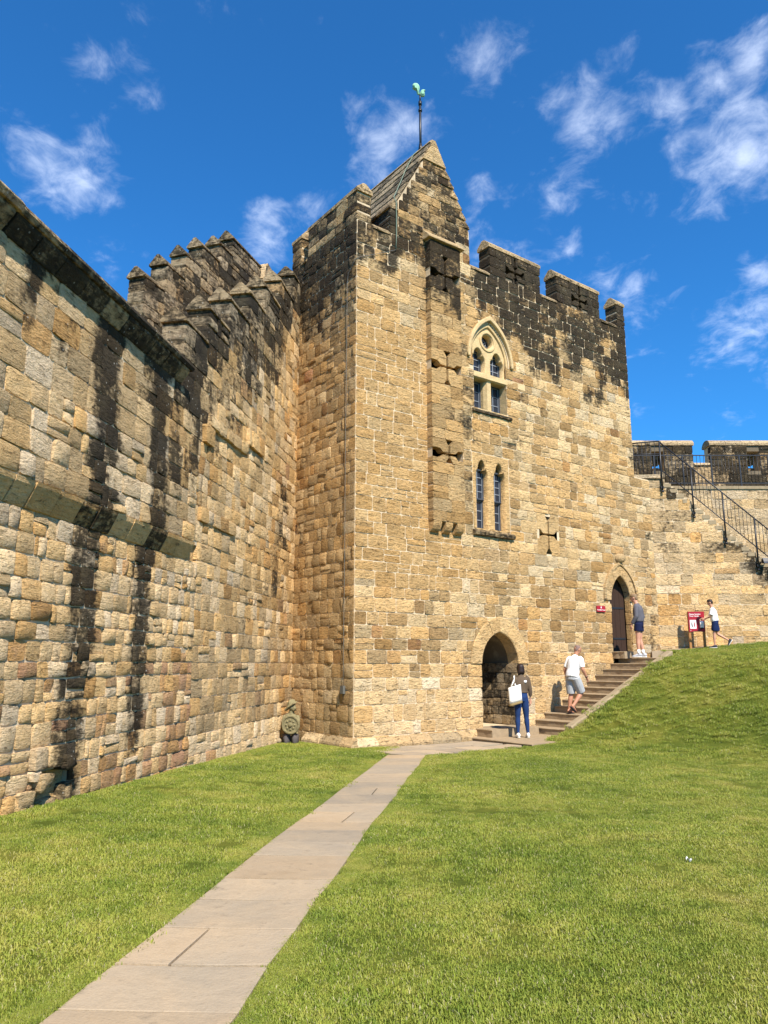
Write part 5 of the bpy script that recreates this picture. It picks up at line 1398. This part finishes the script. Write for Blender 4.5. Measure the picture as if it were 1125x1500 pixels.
def statue():
    x, y = -2.13, 18.17; z0 = ground(x, y)-.03
    o = empty('statue', (x, y, z0), 'weathered stone warrior with a round shield standing in the corner of the walls', 'statue')
    def P(a, b, c): return (x+a*.99+b*.12, y-a*.12+b*.99, z0+c)
    mb = MB()
    mb.loft([(P(.0, .06, .36), .10, .08), (P(-.01, .06, .46), .155, .11), (P(-.02, .05, .56), .165, .12), (P(-.02, .05, .655), .145, .10), (P(-.01, .04, .70), .07, .07), (P(0, .03, .78), .055, .06)], 12)
    mb.loft([(P(-.155, .04, .64), .055, .055), (P(-.19, -.0, .50), .05, .05), (P(-.13, -.1, .42), .045, .045)], 10)
    mb.loft([(P(.13, .04, .64), .055, .055), (P(.17, -.02, .52), .05, .05), (P(.13, -.08, .46), .045, .045)], 10)
    mb.loft([(P(-.13, .1, .02), .06, .07), (P(-.14, .1, .3), .05, .06), (P(-.13, .08, .5), .06, .07)], 10)
    mb.loft([(P(.09, .12, .02), .06, .07), (P(.09, .12, .3), .05, .06), (P(.07, .08, .5), .06, .07)], 10)
    mb.ball(P(.01, .02, .85), .085, .10, .105, 12, 9)
    mb.loft([(P(.06, -.03, .83), .04, .03), (P(.115, -.05, .80), .03, .03)], 8); mb.loft([(P(.06, -.02, .79), .05, .035), (P(.09, -.04, .765), .03, .03)], 8)
    remeshed(mb, 'figure', .012, M_STATUE, o, 2)
    mb = MB(); mb.loft([(P(-.10, .08, .80), .02, .02), (P(-.07, .07, .88), .07, .10), (P(-.01, .04, .95), .08, .11), (P(.04, .01, .97), .05, .07), (P(.05, .0, .99), .01, .02)], 12)
    mb.loft([(P(-.12, .07, .80), .04, .13), (P(-.02, .0, .88), .035, .135), (P(.10, -.05, .945), .02, .10)], 10); remeshed(mb, 'helmet', .012, M_STATUE, o, 1)
    mb = MB(); n = 28; R_ = .215; c = (.025, -.16, .455); vs = []; fs = []
    prof = [(0, -.055), (.035, -.05), (.05, -.02), (.13, -.012), (.165, -.012), (.175, -.03), (.20, -.03), (.215, -.012), (.215, .02), (0, .03)]
    for (r, d) in prof:
        for k in range(n): vs.append(P(c[0]+r*math.cos(6.2832*k/n), c[1]+d-.12*r*math.sin(6.2832*k/n), c[2]+r*math.sin(6.2832*k/n)))
    for i in range(len(prof)-1):
        for k in range(n): fs.append((i*n+k, i*n+(k+1) % n, (i+1)*n+(k+1) % n, (i+1)*n+k))
    mb.add(vs, fs); sh = mb.build('shield', M_STATUE, o)
    for k in range(8):
        a = k*.785; m = MB(); m.ball(P(c[0]+.10*math.cos(a), c[1]-.02-.012*math.sin(a), c[2]+.10*math.sin(a)), .022, .018, .022, 8, 6); m.build('boss', M_STATUE, sh)
    for a, b in ((-.20, .0), (.005, .19)):
        m = MB(); m.loft([(P((a+b)/2, -.02, -.05), (b-a)/2, .13), (P((a+b)/2, -.02, .18), (b-a)/2, .12), (P((a+b)/2, -.0, .24), (b-a)/2*.92, .10)], 4); m.build('base_block', plain('statue_base_slate', (.085, .075, .075), .9, 0, 12, .4, .5) if a < 0 else bpy.data.materials['statue_base_slate'], o)
    m = MB(); m.ball(P(-.25, -.14, .10), .065, .06, .062, 10, 7); m.build('stone_ball', M_KERB, o)
    m = MB(); m.loft([(P(-.26, -.1, -.05), .13, .1), (P(-.26, -.1, .045), .11, .08)], 7); m.build('loose_stone', M_STATUE, o)
statue()

SKIN = plain('skin_fair', (.52, .27, .18), .55, 0, 30, .1, .05, .3)
SKIN2 = plain('skin_tanned', (.42, .20, .12), .55, 0, 30, .1, .05, .3)
def cloth(name, col, amp=.18, ns=9, bump=.35): return plain(name, col, .85, 0, ns, amp, bump, .15, (1, 1, .45), .02)
T_WHITE = cloth('white_cotton', (.80, .80, .80), .07, 11, .4)
T_GREYS = cloth('grey_jersey', (.36, .37, .38), .16, 10, .4)
T_SWEAT = cloth('grey_sweatshirt', (.105, .102, .118), .25, 11, .5)
T_NAVY = cloth('navy_cotton', (.010, .014, .045), .25, 10, .4)
T_NAVY2 = cloth('blue_shorts', (.010, .022, .075), .25, 10, .4)
T_JEAN = cloth('blue_denim', (.014, .036, .115), .35, 12, .35)
T_KHAKI = cloth('brown_jacket_cloth', (.105, .075, .05), .22, 12, .45)
T_CANVAS = cloth('white_canvas', (.80, .78, .73), .06, 10, .3)
T_TAN = cloth('tan_leather', (.26, .19, .085), .2, 14, .2)
H_DARK = plain('dark_brown_hair', (.018, .008, .006), .5, 0, 40, .4, .5, .4, (3, 3, .6), .01)
H_FAIR = plain('sandy_hair', (.20, .13, .07), .6, 0, 40, .4, .5, .3, (3, 3, .6), .01)
H_CROP = plain('cropped_grey_hair', (.20, .13, .11), .8, 0, 60, .3, .2, .2)
S_WHITE = plain('white_shoe', (.78, .76, .72), .6, 0, 12, .08, .1, .3)
S_GREY = plain('grey_shoe', (.42, .43, .46), .6, 0, 12, .15, .1, .3)
S_DARK = plain('dark_shoe', (.025, .03, .045), .6, 0, 12, .3, .1, .3)
S_SOLE = plain('pale_sole', (.5, .47, .4), .7, 0, 12, .1, .05, .3)
EYE = plain('eye_dark', (.02, .015, .012), .3, 0, 10, .1, 0, .5)

class Figure:
    """one standing or striding figure: joints are given in the figure's own frame (x right, y forward, z up, in units of a 1.75 m body)"""
    def __init__(s, label, x, y, z, heading, H):
        s.k = H/1.75; s.o = empty('person', (x, y, z), label, 'person'); s.b = (x, y, z)
        s.hx, s.hy = heading; l = math.hypot(*heading); s.hx /= l; s.hy /= l
    def W(s, p):
        a, b, c = p[0]*s.k, p[1]*s.k, p[2]*s.k
        return (s.b[0]+a*s.hy+b*s.hx, s.b[1]-a*s.hx+b*s.hy, s.b[2]+c)
    def ref(s): return (s.hx, s.hy, 0)
    def loft(s, mb, rings, seg=12):
        mb.loft([(s.W(c), rx*s.k, ry*s.k) for c, rx, ry in rings], seg, s.ref())
    @staticmethod
    def lerp(a, b, t): return tuple(a[i]+(b[i]-a[i])*t for i in range(3))
    def torso(s, mb, P, g=0.0, z0=None, broad=1.0, hip=1.0):
        """P: pelvis, waist, chest, neck base points"""
        pe, wa, ch, nb = P; L = s.lerp
        s.loft(mb, [(L(pe, wa, -.35), .13*hip+g, .10+g), (pe, .165*hip+g, .115+g), (L(pe, wa, .55), .158*hip*.5+.158*.5*broad+g, .108+g), (wa, .145*broad+g, .10+g), (L(wa, ch, .5), .158*broad+g, .11+g), (ch, .175*broad+g, .118+g), (L(ch, nb, .5), .175*broad+g, .105+g), (L(ch, nb, .80), .135*broad+g, .085+g), (L(ch, nb, .97), .075+g*.5, .07+g*.5)], 16)
    def leg(s, mb, hip, kn, an, g=0.0, f0=0.0, f1=1.0, thick=1.0, flare=0.0):
        R = [(0.0, .088), (.25, .082), (.45, .064), (.5, .058), (.55, .056), (.66, .059), (.8, .046), (.93, .036), (1.0, .036)]
        rings = []
        for f, r in R:
            if f < f0-.001 or f > f1+.08: continue
            f = min(f, f1); c = s.lerp(hip, kn, f*2) if f <= .5 else s.lerp(kn, an, f*2-1)
            rings.append((c, r*thick+g+flare*f, r*thick+g+flare*f))
        s.loft(mb, rings, 12)
    def arm(s, mb, sh, el, wr, g=0.0, f1=1.0, thick=1.0):
        R = [(-.14, .012), (-.09, .034), (.0, .050), (.08, .053), (.25, .048), (.45, .040), (.5, .038), (.6, .040), (.8, .031), (1.0, .026)]
        rings = []
        for f, r in R:
            if f > f1+.1: continue
            if f < 0: g_ = g*max(0, 1+f*5)
            else: g_ = g
            f = min(f, f1); c = s.lerp(sh, el, f*2) if f <= .5 else s.lerp(el, wr, f*2-1)
            rings.append((c, r*thick+g_, r*thick+g_))
        s.loft(mb, rings, 10)
    def hand(s, mb, wr, d, side, curl=.5):
        """palm, four unequal bent fingers and a thumb leaving the side of the palm"""
        d = Vector(d).normalized(); pal = Vector((-side, 0, 0)); pal = (pal-d*pal.dot(d)).normalized(); fw = d.cross(pal)*side
        w = Vector(wr); A = lambda a, b, c: tuple(w+d*a+fw*b+pal*c)
        s.loft(mb, [(A(-.01, 0, 0), .024, .02), (A(.03, 0, 0), .036, .018), (A(.075, 0, .002), .040, .016), (A(.09, 0, .004), .034, .014)], 10)
        for i, ln in enumerate((.070, .080, .074, .058)):
            b = .028-.0185*i; c1 = curl*.35; 
            s.loft(mb, [(A(.078, b, .002), .0095, .0095), (A(.09+ln*.42, b*1.05, .006+ln*.25*c1), .009, .009), (A(.09+ln*(.78-curl*.12), b*1.05, .010+ln*(.2+.5*curl)*c1*2), .008, .008), (A(.09+ln*(1-curl*.35), b*1.05, .012+ln*curl*.75), .006, .006)], 6)
        s.loft(mb, [(A(.02, .026, .004), .012, .012), (A(.05, .05, .014), .011, .011), (A(.078, .055, .026), .0095, .0095), (A(.095, .05, .034), .006, .006)], 6)
    def head(s, mb, nb, hc, fwd):
        """neck and head; hc centre of head, fwd unit direction the face looks (figure frame)"""
        f = Vector(fwd).normalized(); r = f.cross(Vector((0, 0, 1))).normalized(); u = r.cross(f); h = Vector(hc); s.hd = (h, f, r, u)
        A = lambda a, b, c: tuple(h+r*a+f*b+u*c)
        s.loft(mb, [(s.lerp(nb, hc, -.15), .065, .062), (s.lerp(nb, hc, .25), .054, .056), (A(0, -.012, -.06), .052, .056), (A(0, -.01, 0), .05, .055)], 12)
        w = s.W
        rings = [(-.118, .028, .030, .035), (-.105, .046, .048, .024), (-.075, .058, .070, .014), (-.035, .066, .086, .004), (.0, .072, .095, -.002), (.04, .075, .099, -.006), (.075, .068, .090, -.010), (.10, .048, .064, -.012), (.115, .022, .03, -.012)]
        mb.loft([(w(A(0, dy, dz)), rx*s.k, ry*s.k) for dz, rx, ry, dy in rings], 14, tuple(Vector(w(A(0, 1, 0)))-Vector(w(h))))
        s.loft(mb, [(A(0, .085, .025), .008, .009), (A(0, .098, -.005), .011, .012), (A(0, .108, -.028), .016, .014), (A(0, .088, -.038), .014, .012)], 8)   # nose
        s.loft(mb, [(A(-.024, .082, -.060), .005, .007), (A(0, .094, -.060), .008, .009), (A(.024, .082, -.060), .005, .007)], 8)  # mouth
        s.loft(mb, [(A(-.045, .076, .032), .008, .009), (A(0, .094, .030), .009, .010), (A(.045, .076, .032), .008, .009)], 8)   # brow
        for q in (-1, 1):
            s.loft(mb, [(A(q*.068, .0, .025), .010, .018), (A(q*.082, -.008, .012), .010, .022), (A(q*.082, -.008, -.012), .009, .018), (A(q*.068, .002, -.032), .008, .010)], 8)
    def eyes(s):
        h, f, r, u = s.hd
        for q in (-1, 1):
            mb = MB(); c = s.W(tuple(h+r*(q*.031)+f*.082+u*.008)); mb.ball(c, .011*s.k, .011*s.k, .009*s.k, 8, 6); mb.build('eye', EYE, s.o)
    def hair(s, mat, style='short'):
        h, f, r, u = s.hd; A = lambda a, b, c: tuple(h+r*a+f*b+u*c); mb = MB()
        ref = tuple(Vector(s.W(A(0, 1, 0)))-Vector(s.W(h)))
        def R(rings): mb.loft([(s.W(A(0, dy, dz)), rx*s.k, ry*s.k) for dz, rx, ry, dy in rings], 16, ref)
        if style == 'short': R([(-.065, .050, .036, -.056), (-.03, .070, .055, -.046), (.005, .080, .072, -.036), (.035, .082, .086, -.026), (.06, .082, .103, -.010), (.09, .074, .098, -.008), (.115, .054, .074, -.010), (.13, .02, .03, -.012)])
        elif style == 'crop': R([(-.05, .050, .035, -.056), (-.01, .072, .060, -.040), (.035, .0775, .078, -.028), (.065, .076, .094, -.014), (.095, .058, .074, -.012), (.118, .025, .034, -.012)])
        elif style == 'bob': R([(-.135, .062, .042, -.05), (-.125, .085, .066, -.040), (-.08, .094, .082, -.034), (-.02, .095, .090, -.026), (.04, .092, .102, -.014), (.085, .080, .096, -.010), (.115, .056, .070, -.010), (.135, .02, .03, -.012)])
        remeshed(mb, 'hair', .010*s.k, mat, s.o, 1)
    def shoe(s, an, fwd, mat, sole, style='trainer', pitch=0.0):
        f = Vector((fwd[0], fwd[1], 0)).normalized(); u = Vector((0, 0, 1))
        cp, sp = math.cos(pitch), math.sin(pitch); d = f*cp-u*sp; w = f*sp+u*cp
        a = Vector(an); A = lambda b, c: tuple(a+d*b+w*c)
        ref = tuple(Vector(s.W(tuple(a+w)))-Vector(s.W(tuple(a))))
        def L(rings, mt, nm):
            mb = MB(); mb.loft([(s.W(A(b, c)), rx*s.k, rz*s.k) for b, c, rx, rz in rings], 12, ref); return mb.build(nm, mt, s.o)
        if style == 'trainer':
            sh = L([(-.075, -.03, .02, .02), (-.068, -.028, .036, .042), (-.03, -.018, .041, .055), (.02, -.026, .041, .047), (.08, -.042, .046, .032), (.13, -.050, .044, .024), (.172, -.054, .028, .016), (.182, -.056, .01, .008)], mat, 'shoe')
            mb = MB(); mb.loft([(s.W(A(b, -.074)), rx*s.k, .013*s.k) for b, rx in ((-.08, .018), (-.07, .036), (0, .040), (.09, .048), (.15, .042), (.186, .018))], 12, ref); mb.build('sole', sole, sh)
        else:
            sh = L([(-.085, -.078, .02, .010), (-.07, -.078, .038, .011), (0, -.078, .038, .011), (.09, -.078, .048, .011), (.15, -.078, .044, .011), (.182, -.078, .015, .010)], mat, 'flip_flop')
            mb = MB(); mb.tube([s.W(tuple(Vector(A(.03, -.06))+Vector((-f.y, f.x, 0))*.042)), s.W(A(.10, -.030)), s.W(tuple(Vector(A(.03, -.06))-Vector((-f.y, f.x, 0))*.042))], .008, 6); mb.build('strap', mat, sh)
    def foot(s, mb, an, fwd, pitch=0.0):
        f = Vector((fwd[0], fwd[1], 0)).normalized(); u = Vector((0, 0, 1)); cp, sp = math.cos(pitch), math.sin(pitch); d = f*cp-u*sp; w = f*sp+u*cp; a = Vector(an)
        s.loft(mb, [(tuple(a+d*b+w*c), rx, rz) for b, c, rx, rz in ((-.06, -.035, .018, .02), (-.05, -.03, .030, .036), (-.01, -.015, .033, .05), (.05, -.035, .036, .032), (.10, -.05, .040, .020), (.145, -.056, .036, .014), (.168, -.058, .018, .009))], 10)

# ---- the woman at the lower door
def woman():
    f = Figure('woman seen from behind in brown jacket and blue jeans at the lower doorway', 3.27, 18.72, -.118, (-.12, 1), 1.70)
    pe, wa, ch, nb = (0, 0, .96), (0, .0, 1.10), (0, -.005, 1.29), (0, -.005, 1.46)
    hips = [(-.085, 0, .93), (.085, 0, .93)]; kn = [(-.10, .02, .50), (.12, .03, .50)]; an = [(-.115, -.01, .088), (.145, .02, .088)]
    sh = [(-.165, -.01, 1.405), (.165, -.01, 1.405)]; el = [(-.235, -.03, 1.14), (.225, -.02, 1.13)]; wr = [(-.20, .10, .93), (.235, .03, .89)]
    b = MB(); f.torso(b, (pe, wa, ch, nb), -.012, broad=.88, hip=1.02)
    for i in (0, 1):
        f.leg(b, hips[i], kn[i], an[i], -.006); f.arm(b, sh[i], el[i], wr[i], -.004, thick=.88); f.foot(b, an[i], (.12*(1 if i else -1), 1))
    f.head(b, nb, (0, .01, 1.635), (-.15, 1, -.05)); f.hand(b, wr[0], (.0, .6, -.8), -1, .6); f.hand(b, wr[1], (.05, .15, -1), 1, .5)
    remeshed(b, 'body', .0085, SKIN, f.o, 1); f.eyes(); f.hair(H_DARK, 'bob')
    m = MB(); f.torso(m, (pe, wa, ch, nb), .0, broad=.8, hip=1.03) if False else None
    f.loft(m, [((0, .0, .86), .12, .10), (pe, .168, .122), ((0, 0, 1.03), .158, .112), ((0, 0, 1.08), .140, .103)], 16)
    for i in (0, 1): f.leg(m, hips[i], kn[i], an[i], .004, 0, .97, 1.02)
    remeshed(m, 'jeans', .012, T_JEAN, f.o, 2)
    j = MB(); L = f.lerp
    f.loft(j, [((0, -.005, 1.055), .166, .125), ((0, 0, 1.10), .158, .122), ((0, 0, 1.2), .166, .13), (ch, .178, .135), ((0, -.01, 1.385), .170, .115), ((0, -.01, 1.435), .115, .085), ((0, -.005, 1.475), .066, .066), ((0, 0, 1.495), .062, .062)], 16)
    for i in (0, 1): f.arm(j, sh[i], el[i], wr[i], .014, .86, 1.0)
    jk = remeshed(j, 'jacket', .012, T_KHAKI, f.o, 2)
    j = MB(); f.loft(j, [((.07, -.128, 1.365), .030, .012), ((.075, -.131, 1.335), .042, .012), ((.07, -.133, 1.31), .028, .012)], 8); j.build('badge', T_WHITE, jk)
    for i in (0, 1): f.shoe(an[i], (.12*(1 if i else -1), 1), S_WHITE, S_SOLE)
    # shoulder bag, carried on the left
    bo = empty('tote_bag', f.W((-.2, -.12, .9)), 'white canvas tote bag with a tan base hanging from the woman\'s shoulder', 'bag')
    def Q(a, c, d): return f.W((-.195+a*.93-c*.36*.0+d*.0+.10*(c-.2)*-.6, -.150+d, .79+c+.28*a*.9))
    def panel(a0, a1, c0, c1, th, nm, mt, par):
        m = MB(); vs = []; n = 5; fs = []
        for side in (-1, 1):
            for j in range(n+1):
                for i in range(n+1):
                    x = i/n; y = j/n; bulge = th*(.35+.65*math.sin(math.pi*min(1, max(0, x*.94+.03)))*(.75+.25*math.sin(math.pi*y)))
                    vs.append(Q(a0+(a1-a0)*x, c0+(c1-c0)*y, side*bulge))
        s_ = (n+1)**2
        for j in range(n):
            for i in range(n):
                p = j*(n+1)+i; fs += [(p, p+1, p+n+2, p+n+1), (s_+p, s_+p+n+1, s_+p+n+2, s_+p+1)]
        e = list(range(n+1))+[k*(n+1)+n for k in range(1, n+1)]+[n*(n+1)+i for i in range(n-1, -1, -1)]+[k*(n+1) for k in range(n-1, 0, -1)]
        for k in range(len(e)): a, b_ = e[k], e[(k+1) % len(e)]; fs.append((a, s_+a, s_+b_, b_))
        m.add(vs, fs, smooth=True); return m.build(nm, mt, par)
    body = panel(-.165, .165, .06, .44, .055, 'bag_body', T_CANVAS, bo); panel(-.167, .167, .0, .058, .06, 'bag_base', T_TAN, bo)
    for d in (-.03, .03):
        m = MB(); m.tube([Q(-.09, .44, d), f.W((-.205, -.13+d*.6, 1.34)), f.W((-.178, -.06, 1.468)), f.W((-.15, .03, 1.468)), f.W((-.15, .10, 1.40)), Q(.04, .44, d)] if d > 0 else [Q(-.10, .44, d), f.W((-.215, -.14, 1.36)), f.W((-.185, -.05, 1.472)), f.W((-.16, .06, 1.45)), f.W((-.17, .12, 1.33))], .016, 6); m.build('strap', T_CANVAS, bo)
woman()
def climber():
    f = Figure('man in white t-shirt and grey shorts climbing the stone steps in flip-flops', 4.84, 20.02, .351, (DX, DY), 1.76)
    pe, wa, ch, nb = (0, -.03, .93), (.0, .02, 1.07), (0, .08, 1.26), (0, .13, 1.43)
    hips = [(-.09, -.02, .90), (.09, -.02, .90)]; kn = [(-.11, .02, .48), (.10, .17, .52)]; an = [(-.12, -.06, .088), (.06, -.12, .20)]
    sh = [(-.185, .10, 1.355), (.185, .10, 1.355)]; el = [(-.265, .02, 1.10), (.26, .07, 1.10)]; wr = [(-.27, .06, .88), (.27, .20, .90)]
    b = MB(); f.torso(b, (pe, wa, ch, nb), -.014, broad=1.08)
    for i in (0, 1): f.leg(b, hips[i], kn[i], an[i], .0, thick=1.06); f.arm(b, sh[i], el[i], wr[i], .003, thick=1.1); f.foot(b, an[i], (0, 1), .0 if i == 0 else .62)
    f.head(b, nb, (.02, .20, 1.585), (.25, 1, -.42)); f.hand(b, wr[0], (0, .2, -1), -1, .5); f.hand(b, wr[1], (.0, .35, -1), 1, .5)
    remeshed(b, 'body', .0085, SKIN2, f.o, 1); f.eyes(); f.hair(H_CROP, 'crop')
    m = MB(); f.loft(m, [((0, -.05, .82), .14, .12), (pe, .178, .13), ((0, -.01, 1.02), .165, .12)], 16)
    for i in (0, 1): f.leg(m, hips[i], kn[i], an[i], .022, 0, .49, 1.06, .05)
    remeshed(m, 'shorts', .012, T_GREYS, f.o, 2)
    t = MB(); f.loft(t, [((0, -.04, .90), .188, .142), ((0, -.02, .98), .188, .142), (wa, .184, .138), ((0, .05, 1.17), .194, .142), (ch, .206, .145), ((0, .10, 1.35), .196, .12), ((0, .12, 1.40), .13, .09), ((0, .13, 1.435), .075, .072), ((0, .135, 1.445), .066, .066)], 16)
    for i in (0, 1): f.arm(t, sh[i], el[i], wr[i], .022, .42, 1.05)
    remeshed(t, 't_shirt', .012, T_WHITE, f.o, 2)
    f.shoe(an[0], (0, 1), S_DARK, S_DARK, 'flip'); f.shoe(an[1], (0, 1), S_DARK, S_DARK, 'flip', .62)
    m = MB(); f.loft(m, [(f.lerp(el[1], wr[1], .88), .036, .036), (f.lerp(el[1], wr[1], .97), .036, .036)], 10); m.build('watch', M_IRON, f.o)
climber()
def looker():
    f = Figure('man in grey sweatshirt and navy shorts looking in at the upper door', 7.20, 21.80, 1.768, (-.86, .5), 1.78)
    pe, wa, ch, nb = (0, .0, .95), (0, -.01, 1.09), (0, .0, 1.28), (0, .03, 1.455)
    hips = [(-.09, 0, .92), (.09, 0, .92)]; kn = [(-.10, .03, .50), (.11, .02, .50)]; an = [(-.11, .03, .088), (.14, -.05, .088)]
    sh = [(-.19, .01, 1.39), (.19, .01, 1.39)]; el = [(-.25, .0, 1.12), (.26, -.06, 1.12)]; wr = [(-.22, .14, .90), (.19, .02, .95)]
    b = MB(); f.torso(b, (pe, wa, ch, nb), -.014, broad=1.02)
    for i in (0, 1): f.leg(b, hips[i], kn[i], an[i], .0, thick=.95); f.arm(b, sh[i], el[i], wr[i], -.002); f.foot(b, an[i], (.1*(1 if i else -1), 1))
    f.head(b, nb, (.0, .09, 1.625), (-.05, 1, -.25)); f.hand(b, wr[0], (.05, .3, -1), -1, .6); f.hand(b, wr[1], (-.4, .3, -.6), 1, .6)
    remeshed(b, 'body', .0085, SKIN, f.o, 1); f.eyes(); f.hair(H_FAIR, 'short')
    m = MB(); f.loft(m, [((0, -.0, .84), .13, .12), (pe, .172, .128), ((0, 0, 1.04), .16, .118)], 16)
    for i in (0, 1): f.leg(m, hips[i], kn[i], an[i], .018, 0, .36, 1.02, .05)
    remeshed(m, 'shorts', .012, T_NAVY, f.o, 2)
    t = MB(); f.loft(t, [((0, .0, .975), .172, .132), ((0, 0, 1.0), .180, .142), (wa, .178, .138), ((0, 0, 1.19), .186, .142), (ch, .196, .142), ((0, .01, 1.37), .188, .12), ((0, .025, 1.425), .12, .09), ((0, .03, 1.46), .07, .07), ((0, .035, 1.475), .062, .062)], 16)
    for i in (0, 1): f.arm(t, sh[i], el[i], wr[i], .020, .95, 1.1)
    remeshed(t, 'sweatshirt', .012, T_SWEAT, f.o, 2)
    for i in (0, 1):
        m = MB(); f.loft(m, [(f.lerp(an[i], kn[i], -.02), .042, .042), (f.lerp(an[i], kn[i], .30), .043, .043)], 10); m.build('sock', T_WHITE, f.o)
        f.shoe(an[i], (.1*(1 if i else -1), 1), S_GREY, S_WHITE)
looker()
def boy():
    x, y = 9.76, 22.75; f = Figure('boy in white t-shirt and navy shorts stepping up to the red notice', x, y, ground(x, y)-.005, (-.93, .38), 1.44)
    pe, wa, ch, nb = (0, .0, .95), (0, .02, 1.09), (0, .04, 1.27), (0, .06, 1.43)
    hips = [(-.085, 0, .92), (.085, 0, .92)]; kn = [(-.08, .06, .50), (.09, -.06, .50)]; an = [(-.07, .07, .088), (.08, -.42, .27)]
    sh = [(-.18, .05, 1.37), (.18, .05, 1.37)]; el = [(-.22, .13, 1.12), (.22, .16, 1.12)]; wr = [(-.14, .34, 1.04), (.12, .36, 1.02)]
    b = MB(); f.torso(b, (pe, wa, ch, nb), -.014, broad=.95)
    for i in (0, 1): f.leg(b, hips[i], kn[i], an[i], -.004, thick=.88); f.arm(b, sh[i], el[i], wr[i], -.004, thick=.86); f.foot(b, an[i], (0, 1), .0 if i == 0 else .95)
    f.head(b, nb, (.0, .11, 1.61), (.05, 1, -.3)); f.hand(b, wr[0], (.2, 1, -.1), -1, .4); f.hand(b, wr[1], (-.2, 1, -.1), 1, .4)
    remeshed(b, 'body', .0085, SKIN, f.o, 1); f.eyes(); f.hair(H_DARK, 'short')
    m = MB(); f.loft(m, [((0, -.0, .84), .13, .115), (pe, .165, .125), ((0, 0, 1.04), .155, .115)], 16)
    for i in (0, 1): f.leg(m, hips[i], kn[i], an[i], .018, 0, .38, 1.0, .05)
    remeshed(m, 'shorts', .012, T_NAVY2, f.o, 2)
    t = MB(); f.loft(t, [((0, .0, .95), .178, .14), ((0, .01, 1.0), .178, .14), (wa, .174, .135), ((0, .03, 1.18), .178, .135), (ch, .184, .134), ((0, .05, 1.35), .175, .112), ((0, .06, 1.40), .115, .085), ((0, .06, 1.43), .068, .068), ((0, .065, 1.44), .06, .06)], 16)
    for i in (0, 1): f.arm(t, sh[i], el[i], wr[i], .026, .42, 1.05)
    remeshed(t, 't_shirt', .012, T_WHITE, f.o, 2)
    f.shoe(an[0], (0, 1), S_DARK, S_WHITE); f.shoe(an[1], (0, 1), S_DARK, S_WHITE, 'trainer', .95)
boy()
